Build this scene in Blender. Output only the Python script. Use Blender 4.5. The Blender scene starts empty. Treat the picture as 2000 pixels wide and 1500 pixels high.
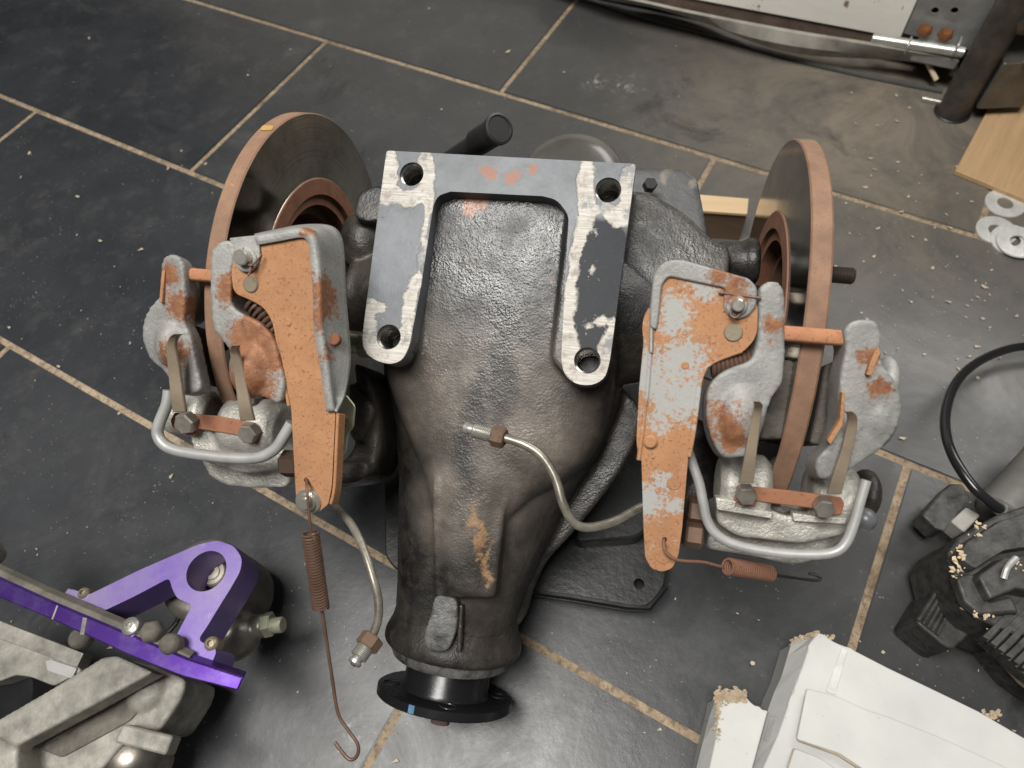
import bpy, bmesh, math, random
import numpy as np
from mathutils import Vector, Matrix
random.seed(7)
S = bpy.context.scene
COL = S.collection

# ---------------------------------------------------------------- camera
FPX = 1333.0                                    # focal length in pixels of the 2000 px wide photograph
H = 0.6012                                      # camera height over the tiled floor
PITCH, ROLL, AZ = math.radians(59.746), math.radians(-8.752), -0.6411
fw = Vector((0, math.cos(PITCH), -math.sin(PITCH)))
rt = Vector((1, 0, 0)); up = rt.cross(fw)
r2 = math.cos(ROLL)*rt + math.sin(ROLL)*up
u2 = -math.sin(ROLL)*rt + math.cos(ROLL)*up
RC = Matrix((r2, u2, -fw)).transposed()
CAM = Vector((0, 0, H))
cd = bpy.data.cameras.new('camera'); cam = bpy.data.objects.new('camera', cd); COL.objects.link(cam)
cam.matrix_world = Matrix.Translation(CAM) @ RC.to_4x4()
cd.sensor_width = 36; cd.lens = 36*FPX/2000; cd.clip_start = .01; cd.clip_end = 50
cd.dof.use_dof = True; cd.dof.focus_distance = .44; cd.dof.aperture_fstop = 9
S.camera = cam

# ---------------------------------------------------------------- world, lamps, exposure
w = bpy.data.worlds.new('World'); S.world = w; w.use_nodes = True
w.node_tree.nodes['Background'].inputs[0].default_value = (.95, .97, 1, 1)
w.node_tree.nodes['Background'].inputs[1].default_value = .07
def lamp(name, loc, tgt, size, power, col=(1, .97, .92), sy=None):
    l = bpy.data.lights.new(name, 'AREA'); l.size = size; l.energy = power; l.color = col
    if sy: l.shape = 'RECTANGLE'; l.size_y = sy
    o = bpy.data.objects.new(name, l); COL.objects.link(o); o.location = loc
    o.rotation_euler = (Vector(tgt)-Vector(loc)).to_track_quat('-Z', 'Y').to_euler()
    return o
lamp('ceiling_lamp', (-.42, .0, 2.3), (0, .3, 0), 1.1, 66, sy=.7)
lamp('ceiling_lamp', (1.9, 1.7, 2.1), (.2, .4, 0), 1.9, 52, sy=1.3)
S.view_settings.view_transform = 'Standard'; S.view_settings.look = 'None'
S.view_settings.exposure = 0.12; S.view_settings.gamma = 1

# ---------------------------------------------------------------- coordinates
def ray(px, py): return RC @ Vector(((px-1000)/FPX, -(py-750)/FPX, -1))
def P(px, py, z=0.0):                           # pixel -> world point at height z
    d = ray(px, py); t = (z-CAM.z)/d.z
    return CAM + d*t
F0 = Vector((.01926, .30154, .18442))           # centre of the axle
FM = Matrix(((.94961, .28613, -.1382), (-.31318, .86758, -.38268), (.01246, .40674, .91347)))
FX = FM.col[0].normalized(); FZ = FX.cross(FM.col[1]).normalized(); FY = FZ.cross(FX)
FM = Matrix((FX, FY, FZ)).transposed()
FI = FM.transposed()
CL = FI @ (CAM-F0)
def T(px, py, h, s=0.0):                        # pixel -> point of the axle frame on the plane z = h + s*y
    d = FI @ ray(px, py)
    t = (h + s*CL.y - CL.z)/(d.z - s*d.y)
    return CL + d*t
def TX(px, py, x):
    d = FI @ ray(px, py); return CL + d*((x-CL.x)/d.x)
def TW(px, py, z=0.0): return FI @ (P(px, py, z)-F0)

# ---------------------------------------------------------------- mesh helpers
def mesh_obj(name, bm, mat, parent=None, smooth=True, ang=40):
    me = bpy.data.meshes.new(name); bmesh.ops.recalc_face_normals(bm, faces=bm.faces)
    bm.to_mesh(me); bm.free()
    if mat: me.materials.append(mat)
    if smooth:
        me.polygons.foreach_set('use_smooth', [True]*len(me.polygons))
        try: me.set_sharp_from_angle(angle=math.radians(ang))
        except Exception: pass
    o = bpy.data.objects.new(name, me); COL.objects.link(o)
    if parent: o.parent = parent
    return o
def bevel(o, wd, seg=2, ang=35):
    m = o.modifiers.new('bevel', 'BEVEL'); m.width = wd; m.segments = seg; m.limit_method = 'ANGLE'; m.angle_limit = math.radians(ang)
    m.harden_normals = False
    return o
def thing(name, label, cat, loc=(0, 0, 0), group=None, M=None):
    o = bpy.data.objects.new(name, None); COL.objects.link(o); o.empty_display_size = .02
    if M is not None: o.matrix_world = M
    else: o.location = loc
    o['label'] = label; o['category'] = cat
    if group: o['group'] = group
    return o
def tag(o, label, cat, group=None):
    o['label'] = label; o['category'] = cat
    if group: o['group'] = group
    return o
def fillet(pts, r, n=4):
    """round the corners of a closed 2-D/3-D polygon; r may be a list"""
    out = []; N = len(pts); pts = [Vector(p) for p in pts]
    for i in range(N):
        a, b, c = pts[i-1], pts[i], pts[(i+1) % N]
        rr = r[i] if isinstance(r, (list, tuple)) else r
        la, lc = (a-b).length, (c-b).length
        t = min(rr, la*.48, lc*.48)
        if t <= 1e-6: out.append(b); continue
        p0 = b+(a-b).normalized()*t; p1 = b+(c-b).normalized()*t
        for k in range(n+1):
            s = k/n; out.append((1-s)**2*p0 + 2*s*(1-s)*b + s*s*p1)
    return out
def circle(c, r, n=24, rx=None):
    return [(c[0]+(rx or r)*math.cos(2*math.pi*k/n), c[1]+r*math.sin(2*math.pi*k/n)) for k in range(n)]
def add_prism(bm, pts, ext, holes=(), taper=None):
    """closed 3-D outline (with holes) extruded by the vector ext"""
    loops = [list(pts)]+[list(h) for h in holes]
    base = []; edges = []
    for L in loops:
        vs = [bm.verts.new(p) for p in L]; base.append(vs)
        edges += [bm.edges.new((vs[i], vs[(i+1) % len(vs)])) for i in range(len(vs))]
    if not holes:
        f = [bm.faces.new(base[0])]
    else:
        r = bmesh.ops.triangle_fill(bm, edges=edges, use_beauty=True, use_dissolve=False)
        f = [g for g in r['geom'] if isinstance(g, bmesh.types.BMFace)]
    top = {}
    for vs in base:
        for v in vs: top[v] = bm.verts.new(v.co+Vector(ext))
    if taper:
        c = sum((top[v].co for v in base[0]), Vector())/len(base[0])
        for v in base[0]: top[v].co = c+(top[v].co-c)*taper
    for g in f: bm.faces.new([top[v] for v in reversed(g.verts)])
    for vs in base:
        for i in range(len(vs)):
            a, b = vs[i], vs[(i+1) % len(vs)]
            bm.faces.new((a, b, top[b], top[a]))
def frame(d, hint=None):
    d = Vector(d).normalized(); h = Vector(hint) if hint is not None else (Vector((0, 0, 1)) if abs(d.z) < .9 else Vector((0, 1, 0)))
    x = h.cross(d).normalized(); y = d.cross(x)
    return x, y, d
def add_lathe(bm, o, d, prof, n=32, hint=None, rad=None):
    """prof = [(radius, along)] from o along d"""
    o = Vector(o); x, y, z = frame(d, hint); rings = []
    for r, a in prof:
        if r < 1e-6: rings.append([bm.verts.new(o+z*a)])
        else: rings.append([bm.verts.new(o+z*a+(x*math.cos(2*math.pi*k/n)+y*math.sin(2*math.pi*k/n))*r*(rad(k/n, r) if rad else 1)) for k in range(n)])
    for A, B in zip(rings, rings[1:]):
        if len(A) == 1 and len(B) == 1: continue
        for k in range(n):
            k2 = (k+1) % n
            if len(A) == 1: bm.faces.new((A[0], B[k], B[k2]))
            elif len(B) == 1: bm.faces.new((A[k], B[0], A[k2]))
            else: bm.faces.new((A[k], B[k], B[k2], A[k2]))
def cyl_prof(r, L, b=0.0):
    return [(0, 0), (r-b, 0), (r, b), (r, L-b), (r-b, L), (0, L)]
def add_cyl(bm, a, b, r, bev=0.0, n=24, r2_=None):
    a, b = Vector(a), Vector(b); L = (b-a).length; rr = r2_ or r
    add_lathe(bm, a, b-a, [(0, 0), (r-bev, 0), (r, bev), (rr, L-bev), (rr-bev, L), (0, L)], n)
def spline(pts, n=8):
    pts = [Vector(p) for p in pts]; out = []
    for i in range(len(pts)-1):
        p0 = pts[max(i-1, 0)]; p1 = pts[i]; p2 = pts[i+1]; p3 = pts[min(i+2, len(pts)-1)]
        for k in range(n):
            t = k/n
            out.append(.5*((2*p1)+(-p0+p2)*t+(2*p0-5*p1+4*p2-p3)*t*t+(-p0+3*p1-3*p2+p3)*t**3))
    out.append(pts[-1]); return out
def add_tube(bm, pts, r, n=10, cap=True):
    pts = [Vector(p) for p in pts]; rings = []; x = None
    for i, p in enumerate(pts):
        d = (pts[min(i+1, len(pts)-1)]-pts[max(i-1, 0)]).normalized()
        if x is None: x, y, _ = frame(d)
        else:
            x = (x-d*x.dot(d)).normalized(); y = d.cross(x)
        rr = r[i] if isinstance(r, (list, tuple)) else r
        rings.append([bm.verts.new(p+(x*math.cos(2*math.pi*k/n)+y*math.sin(2*math.pi*k/n))*rr) for k in range(n)])
    for A, B in zip(rings, rings[1:]):
        for k in range(n): bm.faces.new((A[k], A[(k+1) % n], B[(k+1) % n], B[k]))
    if cap: bm.faces.new(rings[0]); bm.faces.new(rings[-1])
def helix(a, b, r, turns, n=14, squash=1):
    a, b = Vector(a), Vector(b); x, y, z = frame(b-a); L = (b-a).length; N = int(turns*n)
    return [a+z*L*i/N+(x*math.cos(2*math.pi*i/n)+y*math.sin(2*math.pi*i/n))*r for i in range(N+1)]
def add_hex(bm, o, d, r, t, cham=.12, spin=0.0):
    o = Vector(o); x, y, z = frame(d); rings = []
    for s, a in ((.86, 0), (1, t*cham), (1, t*(1-cham)), (.86, t)):
        rings.append([bm.verts.new(o+z*a+(x*math.cos(math.pi/3*k+spin)+y*math.sin(math.pi/3*k+spin))*r*s) for k in range(6)])
    bm.faces.new(rings[0]); bm.faces.new(rings[-1])
    for A, B in zip(rings, rings[1:]):
        for k in range(6): bm.faces.new((A[k], A[(k+1) % 6], B[(k+1) % 6], B[k]))
def add_ball(bm, c, r, sub=3):
    """ellipsoid; r = (rx,ry,rz)"""
    if not isinstance(r, (tuple, list)): r = (r, r, r)
    g = bmesh.ops.create_icosphere(bm, subdivisions=sub, radius=1)
    for v in g['verts']: v.co = Vector((v.co.x*r[0], v.co.y*r[1], v.co.z*r[2]))+Vector(c)
def add_box(bm, c, s, R=None):
    g = bmesh.ops.create_cube(bm, size=1)
    for v in g['verts']:
        p = Vector((v.co.x*s[0], v.co.y*s[1], v.co.z*s[2])); v.co = (R @ p if R else p)+Vector(c)
def cast(name, bm, mat, parent, vox=.0022, smooth=6, fac=.6, rough=0.0):
    """weld the overlapping solids in bm into one casting with filleted joins"""
    o = mesh_obj(name, bm, mat, parent)
    m = o.modifiers.new('r', 'REMESH'); m.mode = 'VOXEL'; m.voxel_size = vox; m.use_smooth_shade = True
    if smooth:
        m = o.modifiers.new('s', 'SMOOTH'); m.iterations = smooth; m.factor = fac
    dg = bpy.context.evaluated_depsgraph_get(); dg.update()
    me = bpy.data.meshes.new_from_object(o.evaluated_get(dg))
    o.modifiers.clear(); old = o.data; o.data = me; bpy.data.meshes.remove(old); me.name = name
    if not me.materials and mat: me.materials.append(mat)
    me.polygons.foreach_set('use_smooth', [True]*len(me.polygons))
    return o
BM = bmesh.new

# ---------------------------------------------------------------- materials
class NT:
    def __init__(s, name):
        s.m = bpy.data.materials.new(name); s.m.use_nodes = True; s.t = s.m.node_tree; s.n = s.t.nodes; s.l = s.t.links
        s.b = s.n['Principled BSDF']; s.tc = s.n.new('ShaderNodeTexCoord').outputs['Object']
    def link(s, a, b): s.l.new(a, b)
    def setv(s, sock, v):
        if hasattr(v, 'is_output') or isinstance(v, bpy.types.NodeSocket): s.l.new(v, sock)
        elif isinstance(v, (tuple, list)) and len(v) == 3 and sock.type == 'RGBA': sock.default_value = (*v, 1)
        else: sock.default_value = v
    def noise(s, scale, detail=4, rough=.6, vec=None, dist=0.0):
        n = s.n.new('ShaderNodeTexNoise'); n.inputs['Scale'].default_value = scale; n.inputs['Detail'].default_value = detail
        n.inputs['Roughness'].default_value = rough; n.inputs['Distortion'].default_value = dist
        s.l.new(vec if vec is not None else s.tc, n.inputs['Vector']); return n.outputs['Fac']
    def noisec(s, scale, detail=2, vec=None):
        n = s.n.new('ShaderNodeTexNoise'); n.inputs['Scale'].default_value = scale; n.inputs['Detail'].default_value = detail
        s.l.new(vec if vec is not None else s.tc, n.inputs['Vector']); return n.outputs['Color']
    def ramp(s, f, a, b, va=0.0, vb=1.0):
        n = s.n.new('ShaderNodeMapRange'); n.inputs['From Min'].default_value = a; n.inputs['From Max'].default_value = b
        n.inputs['To Min'].default_value = va; n.inputs['To Max'].default_value = vb; s.setv(n.inputs['Value'], f); return n.outputs[0]
    def math(s, op, a, b=0.0):
        n = s.n.new('ShaderNodeMath'); n.operation = op; s.setv(n.inputs[0], a); s.setv(n.inputs[1], b); return n.outputs[0]
    def vmath(s, op, a, b):
        n = s.n.new('ShaderNodeVectorMath'); n.operation = op; s.setv(n.inputs[0], a); s.setv(n.inputs[1], b)
        return n.outputs['Value'] if op in ('DISTANCE', 'LENGTH', 'DOT_PRODUCT') else n.outputs['Vector']
    def mix(s, f, a, b):
        n = s.n.new('ShaderNodeMix'); n.data_type = 'RGBA'; s.setv(n.inputs[0], f); s.setv(n.inputs[6], a); s.setv(n.inputs[7], b); return n.outputs[2]
    def scalev(s, v):
        n = s.n.new('ShaderNodeMapping'); n.inputs['Scale'].default_value = v; s.l.new(s.tc, n.inputs['Vector']); return n.outputs[0]
    def bump(s, f, st, d=.001):
        n = s.n.new('ShaderNodeBump'); n.inputs['Strength'].default_value = st; n.inputs['Distance'].default_value = d
        s.setv(n.inputs['Height'], f)
        if s.b.inputs['Normal'].links: s.l.new(s.b.inputs['Normal'].links[0].from_socket, n.inputs['Normal'])
        s.l.new(n.outputs[0], s.b.inputs['Normal'])
    def warp(s, amp, scale):
        c = s.noisec(scale, 3); c = s.vmath('SUBTRACT', c, (.5, .5, .5))
        n = s.n.new('ShaderNodeVectorMath'); n.operation = 'SCALE'; s.l.new(c, n.inputs[0]); n.inputs['Scale'].default_value = amp
        return s.vmath('ADD', s.tc, n.outputs[0])
    def spots(s, pts, soft=.25, amp=.012, scale=90, stretch=None):
        """1 inside irregular patches round the points (x,y,z,r) of the object's own space"""
        v = s.warp(amp, scale); out = None
        for x, y, z, r in pts:
            q = s.vmath('SUBTRACT', v, (x, y, z))
            if stretch: q = s.vmath('MULTIPLY', q, stretch)
            d = s.vmath('LENGTH', q, (0, 0, 0)); m = s.ramp(d, r*(1+soft), r*(1-soft))
            out = m if out is None else s.math('MAXIMUM', out, m)
        return out
    def attr(s, name, amp=2.0, scale=200, soft=.3):
        n = s.n.new('ShaderNodeAttribute'); n.attribute_name = name
        w_ = s.math('ADD', n.outputs['Fac'], s.ramp(s.noise(scale, 5, .65), .25, .75, -amp, amp)); return s.ramp(w_, -soft, soft)
    def set(s, **k):
        for a, v in k.items():
            s.setv(s.b.inputs[{'color': 'Base Color', 'rough': 'Roughness', 'metal': 'Metallic', 'spec': 'Specular IOR Level', 'coat': 'Coat Weight', 'ior': 'IOR', 'trans': 'Transmission Weight'}[a]], v)
        return s.m
def wear(o, name, spots):
    """store r-d (in mm) of the nearest worn patch on every vertex; materials break its edge up with noise"""
    me = o.data; co = np.empty(len(me.vertices)*3); me.vertices.foreach_get('co', co); co = co.reshape(-1, 3)
    v = np.full(len(co), -30.0)
    for x_, y_, z_, r_ in spots: v = np.maximum(v, (r_-np.sqrt(((co-np.array((x_, y_, z_)))**2).sum(1)))*1000)
    at = me.attributes.new(name, 'FLOAT', 'POINT'); at.data.foreach_set('value', v.astype(np.float32))
def gridcut(bm, step, ax=(0, 1)):
    for a in ax:
        lo = min(v.co[a] for v in bm.verts); hi = max(v.co[a] for v in bm.verts); n = Vector((0, 0, 0)); n[a] = 1; x = lo+step*.53
        while x < hi:
            p = Vector((0, 0, 0)); p[a] = x; bmesh.ops.bisect_plane(bm, geom=bm.verts[:]+bm.edges[:]+bm.faces[:], plane_co=p, plane_no=n, dist=1e-6); x += step
RUST = (.30, .142, .072); RUST2 = (.19, .075, .038)
def m_rust(name, c1=RUST, c2=RUST2, grey=None, spots=None, amount=.5):
    t = NT(name); n1 = t.noise(60, 6, .7); n2 = t.noise(520, 4, .6)
    c = t.mix(t.ramp(n1, .35, .7), c1, tuple(.6*a+.4*b for a, b in zip(c1, c2)))
    c = t.mix(t.ramp(t.noise(11, 6, .7), .4, .68, 0, .5), c, tuple(.62*a+.02 for a in c1))
    c = t.mix(t.ramp(n2, .56, .68, 0, .8), c, c2)
    c = t.mix(t.ramp(t.noise(300, 3, .6), .70, .73, 0, .9), c, (.06, .03, .02))
    if grey:
        g = t.spots(spots, .9, .02, 70); f = t.math('ADD', g, t.math('ADD', t.ramp(t.noise(430, 5, .75), 0, 1, -1.5, 1.5), t.ramp(t.noise(70, 4), 0, 1, -.8, .8)))
        c = t.mix(t.ramp(f, .40, .62), c, t.mix(n1, grey, tuple(x*.8 for x in grey)))
    t.bump(t.noise(700, 4, .7), .35, .0006); t.bump(t.noise(120, 3), .25, .001)
    return t.set(color=c, rough=.8, spec=.25)
def m_zinc(name, base=(.36, .36, .345), rust=None, rpts=None, amt=.60, rough=.55, metal=.25):
    t = NT(name); c = t.mix(t.ramp(t.noise(35, 6, .7), .3, .75), base, tuple(x*.5 for x in base))
    c = t.mix(t.ramp(t.noise(500, 4), .6, .75, 0, .6), c, tuple(x*1.35 for x in base))
    c = t.mix(t.ramp(t.noise(260, 5, .7), .60, .70, 0, .55), c, (.12, .105, .09))
    nn = t.math('ADD', t.ramp(t.noise(55, 7, .75), 0, 1, -1.4, 1.4), t.ramp(t.noise(420, 4, .7), 0, 1, -1.0, 1.0))
    f = t.math('ADD', t.math('MULTIPLY', nn, .9), -.05)
    if rpts: f = t.math('ADD', t.math('MULTIPLY', t.spots(rpts, .9, .016, 90), 1.0), t.math('ADD', t.math('MULTIPLY', nn, .62), amt))
    c = t.mix(t.ramp(f, .22, .52), c, t.mix(t.ramp(t.noise(170, 5, .7), .35, .65), RUST, RUST2))
    t.bump(t.noise(500, 5, .7), .5, .0009); t.bump(f, .25, .0006)
    return t.set(color=c, rough=rough, metal=metal, spec=.4)
def m_plain(name, c, rough=.5, metal=0.0, bs=300, bst=.2, var=.35, vs=40, bd=.0005, spec=.5):
    t = NT(name); col = t.mix(t.ramp(t.noise(vs, 6, .65), .35, .7), c, tuple(x*(1-var) for x in c))
    if bst: t.bump(t.noise(bs, 4, .65), bst, bd)
    return t.set(color=col, rough=t.ramp(t.noise(vs*2, 4), .3, .7, rough*.8, min(1, rough*1.25)), metal=metal, spec=spec)

# ================================================================ FLOOR
t = NT('slate_tile')
oi = t.n.new('ShaderNodeObjectInfo'); gm = t.n.new('ShaderNodeNewGeometry').outputs['Position']
n1 = t.noise(5, 6, .65, gm); n2 = t.noise(22, 7, .7, gm); n3 = t.noise(180, 3, .6, gm); n4 = t.noise(8, 8, .75, gm, .8)
c = t.mix(t.ramp(n1, .35, .68), (.012, .014, .018), (.034, .036, .040))
c = t.mix(t.ramp(n2, .52, .74, 0, .38), c, (.10, .096, .09))
c = t.mix(t.ramp(oi.outputs['Random'], 0, 1, 0, .25), c, (.07, .072, .075))
# sawdust towards the far right, and the brighter light there put into the colour
gx = t.vmath('DOT_PRODUCT', gm, (.8, .35, 0)); c = t.mix(t.math('MULTIPLY', t.ramp(gx, -.05, .75), .5), c, (.13, .127, .118))
lg = P(1770, 215); sx = t.vmath('DISTANCE', gm, tuple(lg)); dust = t.math('MULTIPLY', t.ramp(sx, .42, .05), t.ramp(n4, .30, .60))
c = t.mix(t.math('MULTIPLY', dust, .85), c, (.24, .20, .155))
for (x_, y_, r_) in ((1160, 163, .022), (1225, 168, .030), (690, 1425, .014)):
    p_ = P(x_, y_); dd = t.ramp(t.vmath('DISTANCE', gm, tuple(p_)), r_, 0); c = t.mix(t.math('MULTIPLY', dd, t.ramp(t.noise(95, 6, .75, gm), .53, .62, 0, .7)), c, (.42, .41, .39))
# fine swarf, scuffs and scratches
sp = t.math('MULTIPLY', t.ramp(t.noise(420, 2, .5, gm), .70, .73), t.ramp(t.noise(12, 4, .6, gm), .46, .60))
c = t.mix(t.math('MULTIPLY', sp, .55), c, (.42, .38, .31))
mp = t.n.new('ShaderNodeMapping'); mp.inputs['Rotation'].default_value = (0, 0, .9); mp.inputs['Scale'].default_value = (1, 26, 1); t.l.new(gm, mp.inputs[0])
sm = t.ramp(t.noise(3.2, 7, .8, gm, 1.5), .57, .72, 0, .28); c = t.mix(sm, c, (.12, .115, .105)); dk_ = t.ramp(t.noise(4.5, 6, .75, gm, 1.0), .60, .70, 0, .65); c = t.mix(dk_, c, (.012, .012, .013))
sc = t.math('MULTIPLY', t.ramp(t.noise(9, 5, .7, mp.outputs[0]), .69, .72), t.ramp(t.noise(4, 2, .5, gm), .5, .6))
c = t.mix(t.math('MULTIPLY', sc, .35), c, (.3, .29, .27))
t.bump(n2, .12, .002); t.bump(t.noise(70, 6, .7, gm), .25, .0007)
TILE = t.set(color=c, rough=t.ramp(t.noise(9, 7, .75, gm, .8), .3, .7, .24, .46), spec=.5)
t = NT('grout'); g1 = t.noise(60, 6, .7)
c = t.mix(t.ramp(g1, .35, .7), (.40, .31, .215), (.17, .12, .08))
yy = t.ramp(t.noise(2.2, 3), .42, .58); c = t.mix(t.math('MULTIPLY', yy, .5), c, (.42, .34, .25)); c = t.mix(t.ramp(t.noise(20, 6, .75), .52, .66, 0, .8), c, (.09, .07, .05)); c = t.mix(t.ramp(t.noise(170, 4, .7), .50, .60, 0, .6), c, (.10, .078, .055)); c = t.mix(t.ramp(t.noise(240, 4, .7), .62, .66, 0, .6), c, (.5, .42, .32))
t.bump(t.noise(300, 5, .7), .6, .002)
GROUT = t.set(color=c, rough=.92, spec=.2)
def kind(o, k='structure'): o['kind'] = k; return o
bm = BM(); add_box(bm, (0, .8, -.002), (9, 9, .0042)); floor = kind(mesh_obj('floor', bm, GROUT, smooth=False))
ux, uy = math.cos(AZ), math.sin(AZ); U = Vector((ux, uy, 0)); N_ = Vector((-uy, ux, 0))
bm = BM(); gp = .0068
add_box(bm, (0, 0, -.0025), (.6-gp, .3-gp, .008))
bmesh.ops.bevel(bm, geom=[e for e in bm.edges if all(v.co.z > 0 for v in e.verts)], offset=.0009, segments=2, affect='EDGES')
tm = None
def screen(p):
    q = RC.transposed() @ (Vector(p)-CAM)
    if q.z > -.02: return None
    return 1000+FPX*q.x/-q.z, 750-FPX*q.y/-q.z
for k in range(-6, 8):
    nc = .66978+.3*k-.15
    off = .155 if k % 2 else -.143
    for j in range(-7, 8):
        uc = off+.6*j+.3; c0 = U*uc+N_*nc
        vis = False
        for a in (-.3, 0, .3):
            for b in (-.15, 0, .15):
                s_ = screen(c0+U*a+N_*b)
                if s_ and -500 < s_[0] < 2500 and -500 < s_[1] < 2000: vis = True
        if not vis: continue
        if tm is None: tile = mesh_obj('tile', bm, TILE, floor); tm = tile.data
        else: tile = bpy.data.objects.new('tile', tm); COL.objects.link(tile); tile.parent = floor
        tile.location = (c0.x, c0.y, random.uniform(-.0004, .0004))
        tile.rotation_euler = (random.uniform(-.001, .001), random.uniform(-.001, .001), AZ)

# ================================================================ DIFFERENTIAL
MW = Matrix.Translation(F0) @ FM.to_4x4()
D = thing('rear_axle_differential', 'black cast iron differential with rusty brake discs, calipers and handbrake levers, standing on dark tiles', 'differential', M=MW)

# --- paint / iron materials (object space = axle frame)
hc = [T(804, 340, .085), T(1188, 371, .085), T(759, 658, .085), T(1147, 704, .085)]
t = NT('cast_iron_black')
big = t.noise(16, 6, .7); fine = t.noise(420, 3, .6); lum = t.noise(90, 5, .7)
c = t.mix(t.ramp(big, .42, .62), (.008, .0078, .008), (.040, .034, .028))
c = t.mix(t.ramp(lum, .5, .75, 0, .5), c, (.085, .075, .063))
mid = T(900, 780, .07); mask = t.spots([(mid.x+.01, mid.y+.01, .07, .055), (mid.x+.045, mid.y-.03, .06, .045), (mid.x-.005, mid.y-.07, .055, .03)], .5, .05, 18)
c = t.mix(t.math('MULTIPLY', mask, .8), c, t.mix(t.ramp(t.noise(45, 6, .7), .35, .65), (.205, .176, .150), (.075, .064, .055)))
st = [T(x_, y_, .06) for x_, y_ in ((935, 800), (985, 700), (985, 760), (912, 880))]
dk = t.spots([(p.x, p.y, p.z, .012) for p in st], .5, .02, 60, (1.6, .35, .5)); c = t.mix(t.math('MULTIPLY', dk, .8), c, (.022, .021, .022))
top = T(975, 480, .072); blk = t.spots([(top.x, top.y-.005, .072, .052)], .35, .02, 30); c = t.mix(t.math('MULTIPLY', blk, .93), c, (.024, .025, .027))
org = [T(x_, y_, .05) for x_, y_ in ((928, 1010), (935, 1050), (942, 1090), (948, 1130))]
og = t.ramp(t.math('ADD', t.spots([(p.x, p.y, p.z, .0062) for p in org], .95, .02, 110, (1.7, .55, .4)), t.math('ADD', t.ramp(t.noise(230, 5, .75), 0, 1, -1, 1), t.ramp(t.noise(60, 4), 0, 1, -.6, .6))), .45, .9)
c = t.mix(t.math('MULTIPLY', og, .75), c, (.30, .175, .085))
chip = [T(918, 405, .073), T(935, 395, .073)]
cm = t.spots([(p.x, p.y, p.z, .0065) for p in chip]+[(T(908, 520, .073)[0], T(908, 520, .073)[1], .073, .002), (T(1075, 545, .073)[0], T(1075, 545, .073)[1], .073, .002)], .06, .012, 260, (1, 1, .3))
c = t.mix(cm, c, (.24, .092, .042))
t.bump(t.noise(700, 2, .5), .75, .00045); t.bump(t.noise(200, 3, .6), .3, .0009); t.bump(t.noise(70, 4), .35, .002)
ro = t.math('SUBTRACT', t.ramp(t.noise(40, 4), .35, .65, .32, .56), t.math('MULTIPLY', blk, .12))
IRON = t.set(color=c, rough=ro, spec=.5)
t = NT('pad_paint')
bl = t.noise(30, 7, .7)
paint = t.mix(t.ramp(bl, .35, .7), (.150, .162, .180), (.075, .082, .092))
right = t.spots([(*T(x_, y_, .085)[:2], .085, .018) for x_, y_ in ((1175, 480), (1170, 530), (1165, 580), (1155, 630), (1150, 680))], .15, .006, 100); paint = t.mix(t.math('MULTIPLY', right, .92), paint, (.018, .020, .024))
mp = t.n.new('ShaderNodeMapping'); mp.inputs['Rotation'].default_value = (0, 0, .62); mp.inputs['Scale'].default_value = (1, 22, 1); t.l.new(t.tc, mp.inputs[0])
gr = t.noise(55, 6, .75, mp.outputs[0], .2)
steel = t.mix(t.ramp(gr, .35, .65), (.50, .48, .44), (.27, .25, .225))
steel = t.mix(t.ramp(t.noise(120, 6, .7), .52, .66, 0, .7), steel, (.20, .17, .15))
steel = t.mix(t.ramp(t.noise(45, 5, .7), .55, .62, 0, .8), steel, (.16, .165, .175))
ZP = lambda zx, zy, zr: (*T(680+zx/2.586, 200+zy/2.586, .085)[:2], .085, zr/2.586/3220)
chains = [[(215, 262, 28), (210, 330, 50), (205, 400, 52), (190, 470, 42), (185, 500, 30)], [(210, 450, 50), (280, 480, 46), (340, 480, 48), (390, 450, 46), (405, 380, 44), (395, 300, 44), (400, 262, 34)],
          [(400, 430, 36), (408, 500, 30), (398, 570, 24), (388, 660, 20), (380, 740, 20), (365, 830, 20), (345, 900, 34), (318, 980, 40), (305, 1060, 38), (295, 1130, 36), (285, 1200, 46), (240, 1275, 56), (190, 1300, 50), (130, 1250, 54), (105, 1180, 50), (100, 1110, 50), (110, 1050, 44), (112, 1000, 26)], [(110, 1040, 40), (180, 1038, 22)],
          [(1205, 305, 30), (1205, 340, 44), (1200, 410, 46), (1205, 480, 50), (1205, 560, 46), (1190, 630, 40), (1165, 700, 36), (1150, 760, 30), (1138, 830, 26), (1128, 900, 30), (1122, 970, 32), (1115, 1050, 36), (1105, 1130, 40), (1108, 1210, 52), (1125, 1310, 60), (1180, 1385, 60), (1250, 1390, 60), (1300, 1320, 55), (1318, 1230, 46), (1325, 1150, 30), (1335, 1090, 14)],
          [(1235, 540, 30), (1290, 540, 34), (1340, 570, 46), (1395, 580, 40), (1415, 500, 50), (1415, 420, 44), (1420, 350, 40)], [(1375, 600, 40), (1340, 560, 30)], [(1245, 1108, 18), (1285, 1108, 30)], [(1215, 1132, 14), (1212, 1136, 12)], [(1228, 825, 12), (1228, 855, 12)], [(1246, 650, 13), (1252, 664, 11)]]
brt = []
for ch_ in chains:
    for (ax_, ay_, ar_), (bx_, by_, br_) in zip(ch_, ch_[1:]):
        for k in range(8): f_ = k/7; brt.append((ax_+(bx_-ax_)*f_, ay_+(by_-ay_)*f_, ar_+(br_-ar_)*f_))
me1 = t.attr('bare', 2.6, 120, .7)
fleck = t.ramp(t.noise(260, 6, .75), .61, .63); me1 = t.math('MAXIMUM', me1, t.math('MULTIPLY', t.attr('bare2', 4, 60, 2.5), fleck))
c = t.mix(me1, paint, steel)
rc = [T(x_, y_, .085) for x_, y_ in ((950, 332), (962, 338), (995, 348), (1005, 340), (1042, 332))]
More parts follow.
